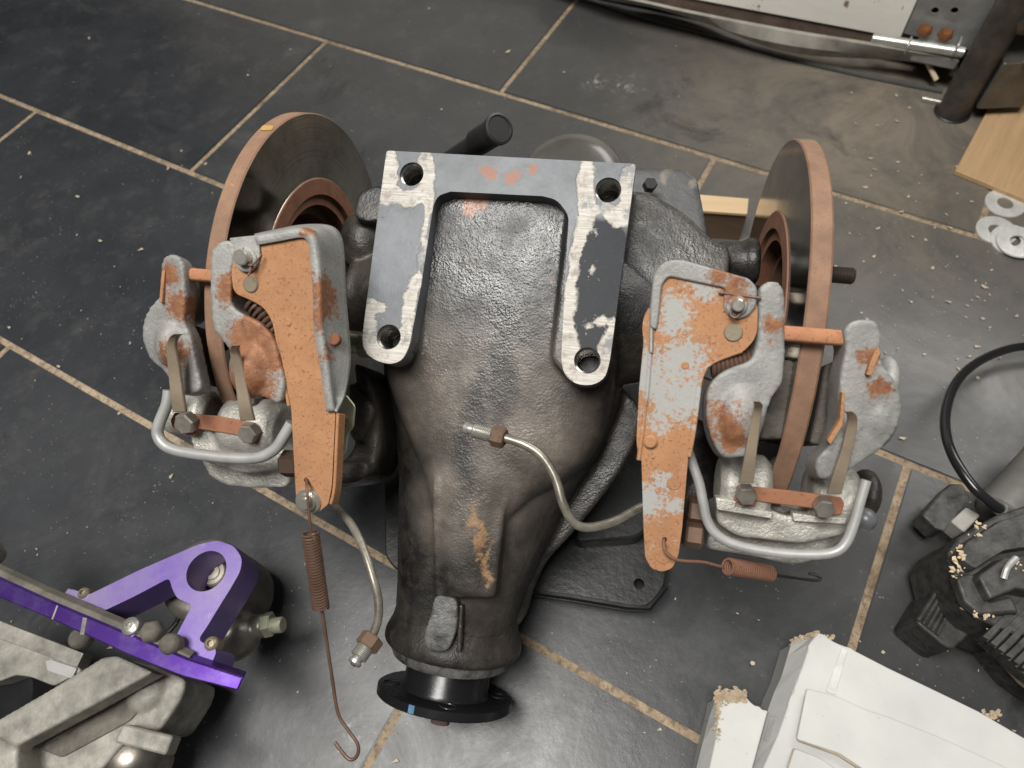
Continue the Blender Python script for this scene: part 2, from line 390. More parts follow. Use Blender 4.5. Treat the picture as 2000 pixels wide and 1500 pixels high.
cm = t.spots([(p.x, p.y, p.z, .0038) for p in rc], .08, .012, 280); c = t.mix(cm, c, (.22, .088, .05))
cell = t.ramp(t.noise(320, 3), .68, .72); c = t.mix(t.math('MULTIPLY', cell, .4), c, (.25, .24, .23))
t.bump(t.ramp(me1, 0, 1, 1, 0), .8, .0005); t.bump(t.noise(160, 5), .25, .0006); t.bump(t.math('MULTIPLY', gr, me1), .4, .0004)
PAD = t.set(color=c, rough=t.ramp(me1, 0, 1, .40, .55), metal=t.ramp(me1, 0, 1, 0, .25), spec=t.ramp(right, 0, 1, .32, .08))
BLACK = m_plain('black_oily_iron', (.020, .020, .021), .42, 0, 260, .4, .5, 50, .0008)
BLACKS = m_plain('black_satin_shaft', (.016, .016, .018), .27, .3, 400, .08, .3, 30)
GREYBOSS = m_plain('worn_grey_casting', (.17, .168, .165), .5, .2, 420, .9, .93, 75, .0008)
THREAD = m_plain('bright_thread', (.45, .43, .40), .25, .95, 200, .1, .4, 80)
HOLE_SHADE = m_plain('hole_shade', (.01, .01, .01), .5)  # near-black: the shade inside holes put into the colour

# --- housing: overlapping solids welded into one casting
def loft(bm, st, n=40, e=2.6):
    rings = []
    for (y, xl, xr, zt, zb, ee) in st:
        cx, cz, rx, rz = (xl+xr)/2, (zt+zb)/2, (xr-xl)/2, (zt-zb)/2; R = []
        for k in range(n):
            a = 2*math.pi*k/n; ca, sa = math.cos(a), math.sin(a)
            R.append(bm.verts.new((cx+rx*math.copysign(abs(ca)**(2/ee), ca), y, cz+rz*math.copysign(abs(sa)**(2/ee), sa))))
        rings.append(R)
    for A, B in zip(rings, rings[1:]):
        for k in range(n): bm.faces.new((A[k], A[(k+1) % n], B[(k+1) % n], B[k]))
    bm.faces.new(rings[0]); bm.faces.new(rings[-1])
def stn(py, xl, xr, hm, zt, zb, e=2.4):
    a, b = T(xl, py, hm), T(xr, py, hm); return ((a.y+b.y)/2, a.x, b.x, zt, zb, e)
def poly(pts, h, s=0.0, r=0.0): 
    q = [T(x_, y_, h, s) for x_, y_ in pts]; return fillet(q, r, 4) if r else q
bm = BM()
loft(bm, [stn(1218, 768, 1006, .0, .034, -.060, 2.2), stn(1195, 769, 1008, .0, .034, -.060, 2.3), stn(1150, 772, 1022, .0, .036, -.062, 2.3),
          stn(1060, 774, 1062, .0, .040, -.066, 2.4), stn(960, 776, 1110, .0, .043, -.072, 2.5), stn(860, 770, 1175, .0, .048, -.078, 2.5), stn(760, 750, 1215, .0, .054, -.08, 2.6), stn(640, 745, 1225, .0, .056, -.085, 2.6)])
# raised spine and shoulders on the nose
add_prism(bm, poly([(846, 930), (1000, 940), (995, 960), (990, 980), (985, 1000), (966, 1168), (848, 1168), (844, 1000), (844, 960)], .0685, .115, .002), (0, 0, -.06))
loft(bm, [stn(1150, 850, 966, .035, .0485, .0, 3), stn(1060, 846, 980, .035, .0525, -.01, 3), stn(1000, 840, 1004, .035, .0545, -.01, 2.8), stn(955, 828, 1050, .033, .056, -.012, 2.6), stn(920, 812, 1105, .032, .0575, -.014, 2.6), stn(880, 795, 1150, .031, .0585, -.016, 2.7), stn(830, 775, 1180, .031, .060, -.018, 2.9),
          stn(770, 755, 1196, .032, .0625, -.02, 3.2), stn(700, 745, 1208, .034, .0655, -.02, 3.6), stn(620, 745, 1215, .036, .0685, -.02, 4), stn(520, 760, 1215, .036, .0715, -.02, 4), stn(440, 780, 1200, .036, .0738, -.02, 4), stn(395, 780, 1190, .036, .0745, -.02, 4), stn(350, 790, 1190, .036, .0745, -.02, 4)], n=56)
# lower flank web running to the right-hand side
add_prism(bm, poly([(1180, 720), (1258, 800), (1246, 860), (1200, 940), (1120, 1040), (1062, 1100), (1036, 1160), (1018, 1230), (940, 1230), (900, 1000), (1000, 800)], -.012, 0, .012), (0, 0, -.022))
# centre bowl, axle tubes, ribs
add_ball(bm, (-.012, .012, -.012), (.090, .096, .070), 4)
add_cyl(bm, (.03, .002, .004), (.128, .0, .002), .062, 0, 32, .030)
add_cyl(bm, (.10, 0, 0), (.1335, 0, 0), .032, .003, 32)
add_cyl(bm, (-.05, .002, 0), (-.128, 0, 0), .058, 0, 32, .034)
add_cyl(bm, (-.11, 0, 0), (-.134, 0, 0), .035, .003, 32)
add_prism(bm, poly([(1190, 372), (1262, 372), (1335, 412), (1398, 474), (1425, 478), (1425, 556), (1380, 570), (1310, 640), (1190, 640)], .042, 0, .010), (0, 0, -.05), taper=1.04)
add_cyl(bm, T(1400, 512, .012), T(1478, 512, .012), .0145, .002, 28); add_cyl(bm, T(1452, 511, .012), T(1480, 511, .012), .0165, .002, 28)
add_prism(bm, poly([(690, 408), (700, 374), (738, 360), (760, 370), (760, 425), (728, 434), (694, 430)], .045, 0, .004), (0, 0, -.04))
a = T(715, 470, .015); add_ball(bm, a, (.02, .025, .02), 3)
# pad support block
add_prism(bm, poly([(757, 305), (1236, 328), (1190, 640), (1180, 740), (1120, 748), (1075, 700), (1114, 372), (846, 362), (808, 690), (760, 706), (716, 690), (712, 640)], .076, 0, .004), (0, 0, -.06))
housing = cast('housing', bm, IRON, D, .0016, 6, .6)
hb = BM(); hb.from_mesh(housing.data)          # clear the casting under the four tapped holes
bmesh.ops.delete(hb, geom=[v for v in hb.verts if v.co.z > .045 and any((v.co.x-c_.x)**2+(v.co.y-c_.y)**2 < (.0073+.0014)**2 for c_ in hc)], context='VERTS')
hb.to_mesh(housing.data); hb.free()
# oval boss, ribs and collar on the nose end
bm = BM(); add_prism(bm, poly([(848, 1160), (894, 1168), (892, 1228), (876, 1274), (834, 1274), (826, 1242), (842, 1200)], .0455, .0, .006), (0, 0, -.02))
cast('boss', bm, GREYBOSS, housing, .0011, 2)
bm = BM(); add_prism(bm, poly([(896, 1180), (904, 1182), (900, 1275), (890, 1275)], .0405, .0, .001), (0, 0, -.02)); cast('rib', bm, IRON, housing, .0013, 3)
nc_ = T(884, 1268, -.012); ndir = Vector((-.02, -1, -.03)).normalized()
bm = BM(); R_ = T(1016, 1290, -.012).x-T(757, 1250, -.012).x; R_ = R_/2
cc = T(884, 1262, -.012); cc.y = T(886, 1300, .038).y+.004
add_lathe(bm, cc-ndir*.02, ndir, [(0, 0), (R_*.90, 0), (R_*.92, .008), (R_*1.0, .018), (R_*1.005, .023), (R_*.97, .026), (0, .026)], 48)
cast('nose_collar', bm, IRON, housing, .0016, 3)
bm = BM(); add_lathe(bm, cc+ndir*.0045, ndir, [(0, -.002), (R_*.86, -.002), (R_*.88, .006), (R_*.85, .0095), (0, .0095)], 48)
mesh_obj('seal_plate', bm, GREYBOSS, housing)
# --- drive flange
fc = FI @ (Vector((-.0833, .0682, .0545))-F0)
fn = (fc+Vector((-.0, 0, 0))-cc).normalized()
pn = Vector((-0.010, -math.cos(math.radians(4.7)), math.sin(math.radians(4.7)))).normalized()
bm = BM(); add_lathe(bm, fc-pn*.030, pn, [(0, -.04), (.0315, -.04), (.0315, .027), (.033, .030), (.0, .030)], 48)
shaft = mesh_obj('pinion_shaft', bm, BLACKS, D)
bm = BM(); add_lathe(bm, fc, pn, [(.012, 0), (.0487, 0), (.050, .0008), (.050, .0062), (.0492, .007), (.03, .007), (.03, .010), (.012, .010)], 64)
flange = mesh_obj('drive_flange', bm, BLACKS, D)
fx, fy, fz = frame(pn)
for k in range(4):
    a = math.pi/4+.5+k*math.pi/2; p = fc+(fx*math.cos(a)+fy*math.sin(a))*.040
    bm = BM(); add_lathe(bm, p-pn*.0006, pn, [(.0055, 0), (.0062, .0004), (.0062, .004), (.0045, .0045), (0, .0045)][::1], 20)
    mesh_obj('bolt_hole', bm, THREAD if k == 0 else HOLE_SHADE, flange)
BLUE = m_plain('blue_paint_mark', (.09, .22, .36), .5, 0, 300, .2, .5, 300)
e1_, e2_, _ = frame(pn); best = None
for k in range(360):
    a = math.radians(k); dv = e1_*math.cos(a)+e2_*math.sin(a); q = screen(F0+FM @ (fc+dv*.05+pn*.003)); e_ = abs(q[0]-803)+(0 if q[1] > 1350 else 999)
    if best is None or e_ < best[0]: best = (e_, dv)
pa = best[1]; pb = pn.cross(pa)
bm = BM()
vs = [[bm.verts.new(fc+pn*(.0008+.0054*j)+(pa*math.cos(a)+pb*math.sin(a))*.0503) for a in (-.045, 0, .045)] for j in (0, 1)]
best = None
for k in range(2): bm.faces.new((vs[0][k], vs[0][k+1], vs[1][k+1], vs[1][k]))
mesh_obj('paint_mark', bm, BLUE, flange)
bm = BM(); add_hex(bm, fc+pn*.010, pn, .013, .009); add_cyl(bm, fc+pn*.019, fc+pn*.0235, .007)
mesh_obj('pinion_nut', bm, m_rust('nut_rust', (.10, .06, .045), (.05, .03, .02)), flange)
# --- mounting pad with four tapped holes
def ring3(c, r, h, n=28): return [Vector((c.x+r*math.cos(2*math.pi*k/n), c.y+r*math.sin(2*math.pi*k/n), h)) for k in range(n)]
out = poly([(755, 294), (1242, 320), (1216, 520), (1191, 705), (1182, 738), (1160, 752), (1128, 752), (1103, 735), (1096, 705), (1103, 560), (1111, 420), (1088, 390), (1060, 383), (880, 374), (855, 382), (846, 402), (822, 560), (800, 675), (786, 704), (762, 712), (733, 704), (712, 688), (707, 662), (730, 480)], .085)
out = fillet(out, [.002, .002, 0, .004, .006, .006, .006, .006, .004, 0, .004, .004, 0, 0, .004, .004, 0, .004, .006, .006, .006, .006, .004, 0], 3)
HR = .0073
bm = BM(); add_prism(bm, out, (0, 0, -.016), holes=[ring3(c_, HR+.0008, .085) for c_ in hc]); gridcut(bm, .0022)
pad = bevel(mesh_obj('mounting_pad', bm, PAD, D, ang=30), .0009, 2)
wear(pad, 'bare', [ZP(*b_) for b_ in brt]); wear(pad, 'bare2', [ZP(*b_) for b_ in ((200, 480, 90), (1180, 620, 90), (1280, 540, 90), (150, 1080, 80), (1260, 1130, 70), (360, 700, 40), (1190, 900, 60))])
for c_ in hc:
    bm = BM(); pr = [(HR+.0018, -.0002), (HR+.0009, -.0004), (HR+.0006, -.0022)]
    z_ = -.0022
    for i in range(14): pr += [(HR-.0004, z_-.0009), (HR+.0004, z_-.0018)]; z_ -= .0018
    pr += [(HR-.0004, z_-.001)]
    pr = [(HR+.0009, -.0003), (HR+.0009, -.0022)] + pr[3:]
    add_lathe(bm, (c_.x, c_.y, .085), (0, 0, 1), pr, 28)
    hole_ = mesh_obj('threaded_hole', bm, THREAD, pad, ang=20)
    bm = BM(); add_lathe(bm, (c_.x, c_.y, .085+z_), (0, 0, 1), [(HR-.0002, .010), (HR-.0002, -.001), (0, -.001)], 20); mesh_obj('bore_shade', bm, HOLE_SHADE, hole_)  # hole bottom blackened to stand for the shade down there
# --- rear cover, breather, brackets
bm = BM(); rc_ = T(1112, 352, -.02)
add_lathe(bm, rc_+Vector((0, 0, -.06)), (0, .10, 1), [(0, 0), (.045, 0), (.045, .035), (.0435, .045), (.039, .053), (.028, .058), (0, .060)], 48)
mesh_obj('rear_cover', bm, m_plain('smeared_grey_cover', (.10, .095, .085), .22, .1, 200, .1, .5, 12), D)
RUB = m_plain('black_rubber', (.018, .018, .019), .45, 0, 500, .15, .3, 60)
a, b = T(902, 298, .045), T(972, 253, .085); d_ = (b-a).normalized(); L_ = (b-a).length
bm = BM(); add_lathe(bm, a-d_*.03, d_, [(0, 0), (.0068, 0), (.0068, L_+.030-.030), (.0078, L_+.0-.001), (.0090, L_+.002), (.0090, L_+.030-.002), (.0100, L_+.030-.001), (.0102, L_+.031), (.0100, L_+.0325), (.0085, L_+.033), (.008, L_+.0322), (0, L_+.0322)], 32)
mesh_obj('breather_cap', bm, RUB, D)
BRK = m_plain('black_painted_bracket', (.028, .029, .030), .36, 0, 180, .35, .7, 35, .001)
t = NT('chipped_bracket'); c = t.mix(t.ramp(t.noise(26, 6, .7), .35, .7), (.05, .052, .054), (.028, .028, .029))
q = T(1300, 345, -.035); q2 = T(1352, 350, -.035)
c = t.mix(t.spots([(q.x, q.y, q.z, .005), (q2.x, q2.y, q2.z, .003)], .6, .02, 90, (1.5, .6, .5)), c, (.15, .13, .11)); t.bump(t.noise(60, 6), .5, .002)
CHIP = t.set(color=c, rough=.5)
bm = BM(); add_prism(bm, poly([(1215, 325), (1335, 328), (1362, 345), (1378, 430), (1392, 520), (1330, 540), (1200, 420)], -.035, 0, .006), (0, 0, -.022))
cast('rear_bracket', bm, CHIP, D, .002, 4)
bm = BM(); add_hex(bm, T(1267, 366, -.02), (.2, .1, 1), .0055, .007); mesh_obj('bolt', bm, BLACK, D)
bm = BM()
def pw(pts, z): return [TW(x_, y_, z) for x_, y_ in pts]
upv = FI @ Vector((0, 0, 1))
o_ = fillet(pw([(1035, 1152), (1075, 1050), (1180, 960), (1262, 960), (1305, 1020), (1297, 1145), (1262, 1186), (1222, 1180), (1110, 1160)], .032), .008)
hq = TW(1248, 1140, .032); hx, hy, _ = frame(upv)
add_prism(bm, o_, upv*-.008, holes=[[hq+(hx*math.cos(a*.5236)+hy*math.sin(a*.5236))*.0042 for a in range(12)]])
br = bevel(mesh_obj('support_bracket', bm, BRK, D), .002)
o_ = pw([(1040, 1154), (1110, 1164), (1222, 1184), (1262, 1190), (1262, 1186), (1222, 1180), (1110, 1160), (1036, 1150)], .030)
bm = BM(); add_tube(bm, [TW(1038, 1155, .028), TW(1120, 1166, .027), TW(1225, 1184, .027), TW(1266, 1186, .027), TW(1298, 1146, .027)], .0035, 8); mesh_obj('rolled_edge', bm, BLACKS, br)
bm = BM(); add_prism(bm, fillet(pw([(736, 740), (800, 740), (800, 1120), (770, 1110), (752, 1085), (750, 960)], .085), .004), upv*-.06)
bevel(mesh_obj('support_leg', bm, BRK, D), .003)
bm = BM(); add_prism(bm, fillet(pw([(1180, 760), (1290, 740), (1320, 960), (1250, 1050), (1120, 1060)], .05), .008), upv*-.02)
bevel(mesh_obj('support_leg', bm, BRK, D), .003)
bm = BM(); q = FI @ (Vector((-.01, .33, .0))-F0); add_cyl(bm, q, q+upv*.13, .055, .002, 32); mesh_obj('support_post', bm, BRK, D)

# --- discs
rp = TX(620, 347, -.16494); RR0 = math.hypot(rp.y, rp.z)
t = NT('disc_face'); rr = t.n.new('ShaderNodeTexNoise')
v = t.vmath('LENGTH', t.vmath('MULTIPLY', t.tc, (0, 1, 1)), (0, 0, 0))
n_ = t.noise(600, 2, .5, None); cir = t.n.new('ShaderNodeTexNoise'); cir.inputs['Scale'].default_value = 500; cir.noise_dimensions = '1D'; t.l.new(v, cir.inputs['W'])
rf = t.ramp(v, RR0, RR0-.0006); oy = t.ramp(v, .1312, .1322)
pol = t.mix(t.ramp(t.noise(22, 6, .7), .38, .62), (.42, .39, .34), (.24, .21, .18)); pol = t.mix(t.ramp(cir.outputs['Fac'], .52, .66, 0, .4), pol, (.20, .16, .12)); pol = t.mix(t.ramp(t.noise(90, 6, .75), .62, .68, 0, .6), pol, (.16, .085, .05))
rustc = t.mix(t.ramp(t.noise(90, 6), .3, .7), (.29, .135, .078), (.20, .09, .055))
c = t.mix(t.math('MAXIMUM', rf, oy), pol, rustc)
t.bump(cir.outputs['Fac'], .05, .0002); t.bump(t.math('MULTIPLY', t.noise(700, 4), t.math('MAXIMUM', rf, oy)), .4, .0008)
FACE = t.set(color=c, rough=t.ramp(t.math('MAXIMUM', rf, oy), 0, 1, .13, .85), metal=t.ramp(t.math('MAXIMUM', rf, oy), 0, 1, 1, 0))
t = NT('disc_rim_rust'); c = t.mix(t.ramp(t.noise(45, 6, .7), .35, .7), (.265, .158, .102), (.165, .098, .068))
c = t.mix(t.ramp(t.noise(160, 4), .69, .74, 0, .8), c, (.50, .29, .08)); c = t.mix(t.ramp(t.noise(800, 3), .6, .7, 0, .6), c, (.14, .065, .045))
t.bump(t.noise(800, 4, .7), .4, .0006)
RIM = t.set(color=c, rough=.75, spec=.3)
XS, TH, RD = .16494, .01276, .1325
rp = TX(620, 347, -XS); RR = math.hypot(rp.y, rp.z); rp = TX(620, 380, -XS); RG = math.hypot(rp.y, rp.z); rp = TX(612, 404, -XS); RO = math.hypot(rp.y, rp.z)
def disc(sx):
    bm = BM()
    add_lathe(bm, (sx*XS, 0, 0), (sx, 0, 0), [(RO, .022), (RO, .003), (RG-.001, .003), (RG, .0), (RR-.001, .0), (RR, .001), (RD-.0008, .001), (RD-.0002, .0016)], 128)
    d = mesh_obj('brake_disc', bm, FACE, D, ang=25)
    bm = BM()
    add_lathe(bm, (sx*XS, 0, 0), (sx, 0, 0), [(RD-.0006, .0014), (RD, .002), (RD, TH-.0012), (RD-.0012, TH), (.06, TH), (.06, .03), (.05, .034), (.03, .034), (0, .034)], 128)
    mesh_obj('rim', bm, RIM, d, ang=25)
    return d
dl, dr = disc(-1), disc(1)
d = dl
bm = BM(); q = TX(520, 240, -.1712); ax = Vector((0, q.y, q.z)).normalized()
q = Vector((-.1715, 0, 0))+ax*(RD+.0002); tx_ = Vector((1, 0, 0)).cross(ax)
add_prism(bm, fillet([q+Vector((.005, 0, 0))+tx_*.003, q+Vector((-.003, 0, 0))+tx_*.0045, q+Vector((-.005, 0, 0))-tx_*.003, q+Vector((.003, 0, 0))-tx_*.0035], .002), ax*.0003)
mesh_obj('paint_mark', bm, m_plain('yellow_paint', (.42, .27, .08), .6), d)
for sx, dd in ((-1, dl), (1, dr)):
    bm = BM(); add_lathe(bm, (sx*.118, 0, 0), (sx, 0, 0), [(0, 0), (.017, 0), (.019, .016), (.024, .020), (.024, .026), (.034, .030), (.036, .036), (.036, .052), (0, .052)], 40)
    hub = mesh_obj('output_flange', bm, BLACKS, D)
    for k in range(4):
        a = .5+k*math.pi/2; p = Vector((sx*.150, math.cos(a)*.029, math.sin(a)*.029))
        bm = BM(); add_hex(bm, p, (-sx, 0, 0), .0065, .008); mesh_obj('bolt', bm, m_plain('hub_bolt', (.30, .27, .23), .35, .8), hub)
a = TX(1625, 538, .178); 
bm = BM(); s0 = Vector((.176, a.y, a.z)); pr = [(0, 0), (.0050, 0)]
zz = .0
for i in range(22): pr += [(.0050, zz+.0006), (.0045, zz+.0012)]; zz += .0012
zz = .031; pr = [(0, 0), (.0046, 0)]+[(.0050 if i % 2 else .0044, .001+i*.0006) for i in range(50)]+[(.0040, .032), (0, .032)]
p_ = TX(1661, 539, .200); pr_ = []
s0 = Vector((.170, p_.y, p_.z)); add_lathe(bm, s0, (1, 0, 0), pr, 20)
mesh_obj('wheel_stud', bm, m_plain('stud_steel', (.10, .085, .07), .4, .7), dr, ang=20)

# --- brake gear, traced at its own heights
LEV = m_rust('lever_primer', (.43, .222, .112), (.19, .085, .042))
ROD = m_rust('rod_primer', (.42, .20, .105), (.22, .085, .045))
def zin(lst, h=.15, s=.25): return [(*T(x_, y_, h, s), r_) for x_, y_, r_ in lst]
LEVR = m_rust('lever_primer_patched', (.43, .222, .112), (.19, .085, .042), (.40, .40, .385),
    zin([(1290, 750, .016), (1330, 700, .012), (1310, 620, .010), (1345, 790, .011), (1270, 980, .010), (1290, 960, .007), (1320, 1000, .005), (1375, 570, .006), (1300, 800, .01)]), .5)
ZL = m_zinc('zinc_left', rpts=zin([(655, 590, .012), (655, 690, .006), (500, 660, .015), (500, 740, .012), (450, 560, .007), (330, 540, .007), (350, 600, .008), (340, 690, .008), (520, 700, .012), (600, 450, .004)]), amt=.0)
ZR = m_zinc('zinc_right', rpts=zin([(1418, 825, .011), (1430, 850, .008), (1510, 640, .006), (1700, 700, .006), (1712, 760, .006), (1430, 560, .007), (1400, 535, .005)]), amt=-.17)
ALU = m_plain('caliper_alloy', (.58, .565, .51), .45, .45, 520, .8, .55, 70, .0010)
PIPE = m_plain('grey_pipe', (.42, .42, .41), .42, .25, 200, .1, .3, 90)
PIPE2 = m_plain('dirty_steel_pipe', (.34, .31, .26), .35, .55, 300, .2, .75, 70)
FORK = m_plain('dull_bronze_fork', (.33, .265, .195), .55, .3, 400, .3, .35, 60)
BOLT = m_plain('dull_steel_bolt', (.36, .325, .285), .42, .6, 300, .3, .45, 150)
RIV = m_plain('brass_rivet', (.33, .28, .20), .4, .5, 500, .2, .2, 100)
PINM = m_plain('bright_pin', (.60, .58, .52), .28, .8, 500, .1, .2, 100)
PADM = m_plain('brake_pad_iron', (.11, .095, .082), .7, .1, 400, .7, .4, 60, .001)
BARR = m_rust('fork_primer', (.33, .15, .085), (.18, .075, .04))
SPR = m_plain('spring_brown', (.17, .10, .07), .5, .4, 300, .3, .5, 80)
SPRR = m_rust('spring_rust', (.22, .11, .07), (.12, .055, .035))

def arm_piece(name, pts, h, s, th, mat, parent, r=.006, vox=.0013, sm=3, extra=None):
    bm = BM(); add_prism(bm, poly(pts, h, s, r), (0, 0, -th))
    if extra: extra(bm)
    return cast(name, bm, mat, parent, vox, sm)
def plate(name, pts, h, s, th, mat, parent, r=.003, bv=.0008, holes=()):
    bm = BM(); nrm = Vector((0, -s, 1)).normalized()
    add_prism(bm, poly(pts, h, s, r), -nrm*th, holes=[ [T(c_[0]+c_[2]*math.cos(k*math.pi/8), c_[1]+c_[2]*math.sin(k*math.pi/8), h, s) for k in range(16)] for c_ in holes])
    return bevel(mesh_obj(name, bm, mat, parent), bv)
def button(name, px, py, rpx, h, s, t_, mat, parent, b=.0006):
    q = T(px, py, h, s); r = (T(px+rpx, py, h, s)-q).length; nrm = Vector((0, -s, 1)).normalized()
    bm = BM(); add_lathe(bm, q-nrm*.002, nrm, cyl_prof(r, t_+.002, b), 28); return mesh_obj(name, bm, mat, parent)
def hexb(name, px, py, rpx, h, s, t_, mat, parent, d=None, spin=.3):
    q = T(px, py, h, s); r = (T(px+rpx, py, h, s)-q).length; nrm = Vector(d) if d is not None else Vector((0, -s-.25, 1)).normalized()
    bm = BM(); add_hex(bm, q-nrm*t_, nrm, r, t_, spin=spin); return mesh_obj(name, bm, mat, parent, ang=25)
def tubep(name, pts, h, s, rpx, mat, parent, n=10, k=6):
    q = [T(x_, y_, h if len(p_) == 2 else p_[2], s) for p_ in pts for x_, y_ in [p_[:2]]]
    r = (T(pts[0][0]+rpx, pts[0][1], h, s)-T(pts[0][0], pts[0][1], h, s)).length
    bm = BM(); add_tube(bm, spline(q, k), r, n); return mesh_obj(name, bm, mat, parent, ang=60)
SL = .28
# ---------- left
H0 = .150
pl_ = [(455, 478), (503, 474), (590, 460), (606, 478), (617, 573), (618, 640), (630, 717), (640, 787), (655, 806), (652, 867), (648, 950), (641, 985), (622, 1000), (601, 1004), (583, 993), (578, 967), (575, 917), (569, 800), (556, 733), (546, 677), (538, 630), (518, 598), (486, 580), (463, 570), (456, 547)]
lv = plate('handbrake_lever', pl_, H0, SL, .0025, LEV, D, .002, .0008, holes=[(598, 938, 4.5)])
# turned-down flanges of the lever
def wall(name, line, h, s, depth, t_, mat, parent, side=1):
    q = [T(x_, y_, h, s) for x_, y_ in line]; q = spline(q, 4); bm = BM(); outl = []
    for i, p in enumerate(q):
        d_ = (q[min(i+1, len(q)-1)]-q[max(i-1, 0)]).normalized(); outl.append(p+Vector((-d_.y, d_.x, 0))*t_*side)
    add_prism(bm, list(q)+outl[::-1], (0, 0, -depth)); return bevel(mesh_obj(name, bm, mat, parent), .0006)
wall('side_flange', [(452, 478), (452, 545), (460, 572), (484, 584), (514, 602), (532, 634), (540, 680), (549, 735), (560, 794)], H0, SL, .012, .0022, LEV, lv, 1)
wall('side_flange', [(656, 806), (653, 867), (649, 950), (642, 984)], H0, SL, .010, .002, LEV, lv, 1)
def skin(name, stations, mat, parent, th=.002):
    """smooth pressed sheet through columns of (px, py, h, slope)"""
    cols = [[T(*q_) for q_ in st_] for st_ in stations]; cols = [spline(c_, 5) for c_ in cols]
    rows = [spline([c_[k] for c_ in cols], 4) for k in range(len(cols[0]))]
    bm = BM(); g = [[bm.verts.new(v) for v in r_] for r_ in rows]
    for a_, b_ in zip(g, g[1:]):
        for k in range(len(a_)-1): bm.faces.new((a_[k], a_[k+1], b_[k+1], b_[k]))
    o = mesh_obj(name, bm, mat, parent, ang=70); m = o.modifiers.new('t', 'SOLIDIFY'); m.thickness = th; m.offset = 0; return o
ST = [((503, 478), (498, 463), (497, 459), .135), ((548, 470), (540, 455), (540, 450), .132), ((588, 463), (580, 448), (588, 441), .126), ((601, 470), (603, 452), (638, 441), .120), ((606, 486), (614, 466), (661, 455), .116), ((609, 520), (621, 500), (670, 490), .114),
      ((613, 573), (626, 560), (674, 580), .113), ((615, 640), (629, 640), (681, 655), .112), ((627, 717), (641, 717), (683, 712), .112), ((634, 765), (647, 768), (672, 775), .116), ((639, 803), (652, 803), (656, 804), .130)]
skin('cover_plate', [((A[0], A[1], H0+.0016, SL), ((A[0]+B[0])/2, (A[1]+B[1])/2, H0+.0022, SL), (B[0], B[1], H0+.0012, SL), (B[0]*.8+C_[0]*.2, B[1]*.8+C_[1]*.2, H0-.005, SL), (*C_, h_ , .0)) for A, B, C_, h_ in ST], ZL, lv, .0016)
plate('cover_tab', [(446, 465), (483, 461), (505, 459), (506, 480), (508, 500), (500, 522), (480, 529), (462, 515), (456, 480)], H0+.0020, SL, .0018, ZL, lv, .0015, .0008)
bm = BM(); add_prism(bm, poly([(456, 480), (600, 462), (620, 470), (630, 500), (632, 600), (634, 690), (634, 760), (610, 740), (560, 700), (520, 590), (460, 560)], .128, .1, .004), (0, 0, -.012)); bevel(mesh_obj('backing_plate', bm, BLACK, lv), .001)
button('screw', 655, 664, 11, .1275, 0, .0025, m_rust('screw_rust', RUST2), lv)
button('washer', 480, 507, 22, H0+.0024, SL, .001, ZL, lv)
pin = button('clevis_pin', 480, 503, 14, H0+.003, SL, .006, PINM, lv)
q = T(480, 515, H0+.0055, SL); bm = BM(); add_tube(bm, spline([q+Vector((-.003, .009, 0)), q+Vector((-.001, .003, 0)), q+Vector((.004, -.001, .001)), q+Vector((.009, .006, 0))]), .0006, 6)
add_tube(bm, spline([q+Vector((.003, .001, 0)), q+Vector((.0035, -.004, 0)), q+Vector((.0025, -.007, 0))]), .0006, 6); mesh_obj('cotter_pin', bm, SPR, pin)
button('rivet', 490, 555, 15, H0, SL, .0012, RIV, lv)
button('dimple', 563, 630, 7, H0, SL, .0006, LEV, lv, .0005)
for rp, tt, mm in ((24, .002, PINM), (17, .0045, PINM), (11, .006, PINM)): button('swivel_pin', 603, 979, rp, H0, SL, tt, mm, lv)
bm = BM(); a, b = T(494, 590, .130, 0), T(550, 664, .126, 0); add_tube(bm, helix(a, b, .0055, 8), .0011, 6); mesh_obj('adjuster_spring', bm, SPR, D)
arm_piece('brake_arm', [(410, 490), (423, 474), (447, 465), (462, 482), (452, 520), (450, 595), (468, 610), (505, 626), (533, 656), (543, 690), (556, 748), (547, 790), (517, 777), (488, 762), (470, 725), (444, 678), (414, 640), (409, 560)], .150, .24, .022, ZL, D, .004, extra=lambda b_: add_ball(b_, T(500, 715, .124), (.015, .020, .015)))
arm_piece('brake_arm', [(312, 512), (327, 494), (346, 496), (359, 518), (362, 590), (356, 626), (370, 650), (380, 700), (394, 762), (360, 773), (333, 762), (326, 730), (290, 700), (276, 662), (278, 625), (294, 595), (312, 580)], .153, .32, .012, ZL, D, .004, extra=lambda b_: (add_ball(b_, T(345, 668, .126), (.011, .016, .0135)), add_prism(b_, poly([(335, 515), (386, 522), (390, 580), (372, 612), (340, 630)], .131, .2, .003), (0, 0, -.02))))
plate('edge_trim', [(316, 528), (322, 528), (319, 560), (316, 592), (310, 590), (313, 560)], .1515, .22, .004, LEV, D, .0005)
bm = BM(); add_cyl(bm, T(345, 534, .1372), T(425, 540, .1372), .0038); mesh_obj('pivot_rod', bm, ROD, D)
arm_piece('brake_pad', [(358, 628), (384, 640), (394, 700), (400, 755), (385, 735), (362, 695)], .134, .30, .02, PADM, D, .001, .0015, 1)
arm_piece('brake_pad', [(444, 668), (470, 690), (482, 735), (498, 790), (480, 795), (462, 740)], .126, .30, .015, PADM, D, .001, .0015, 1)
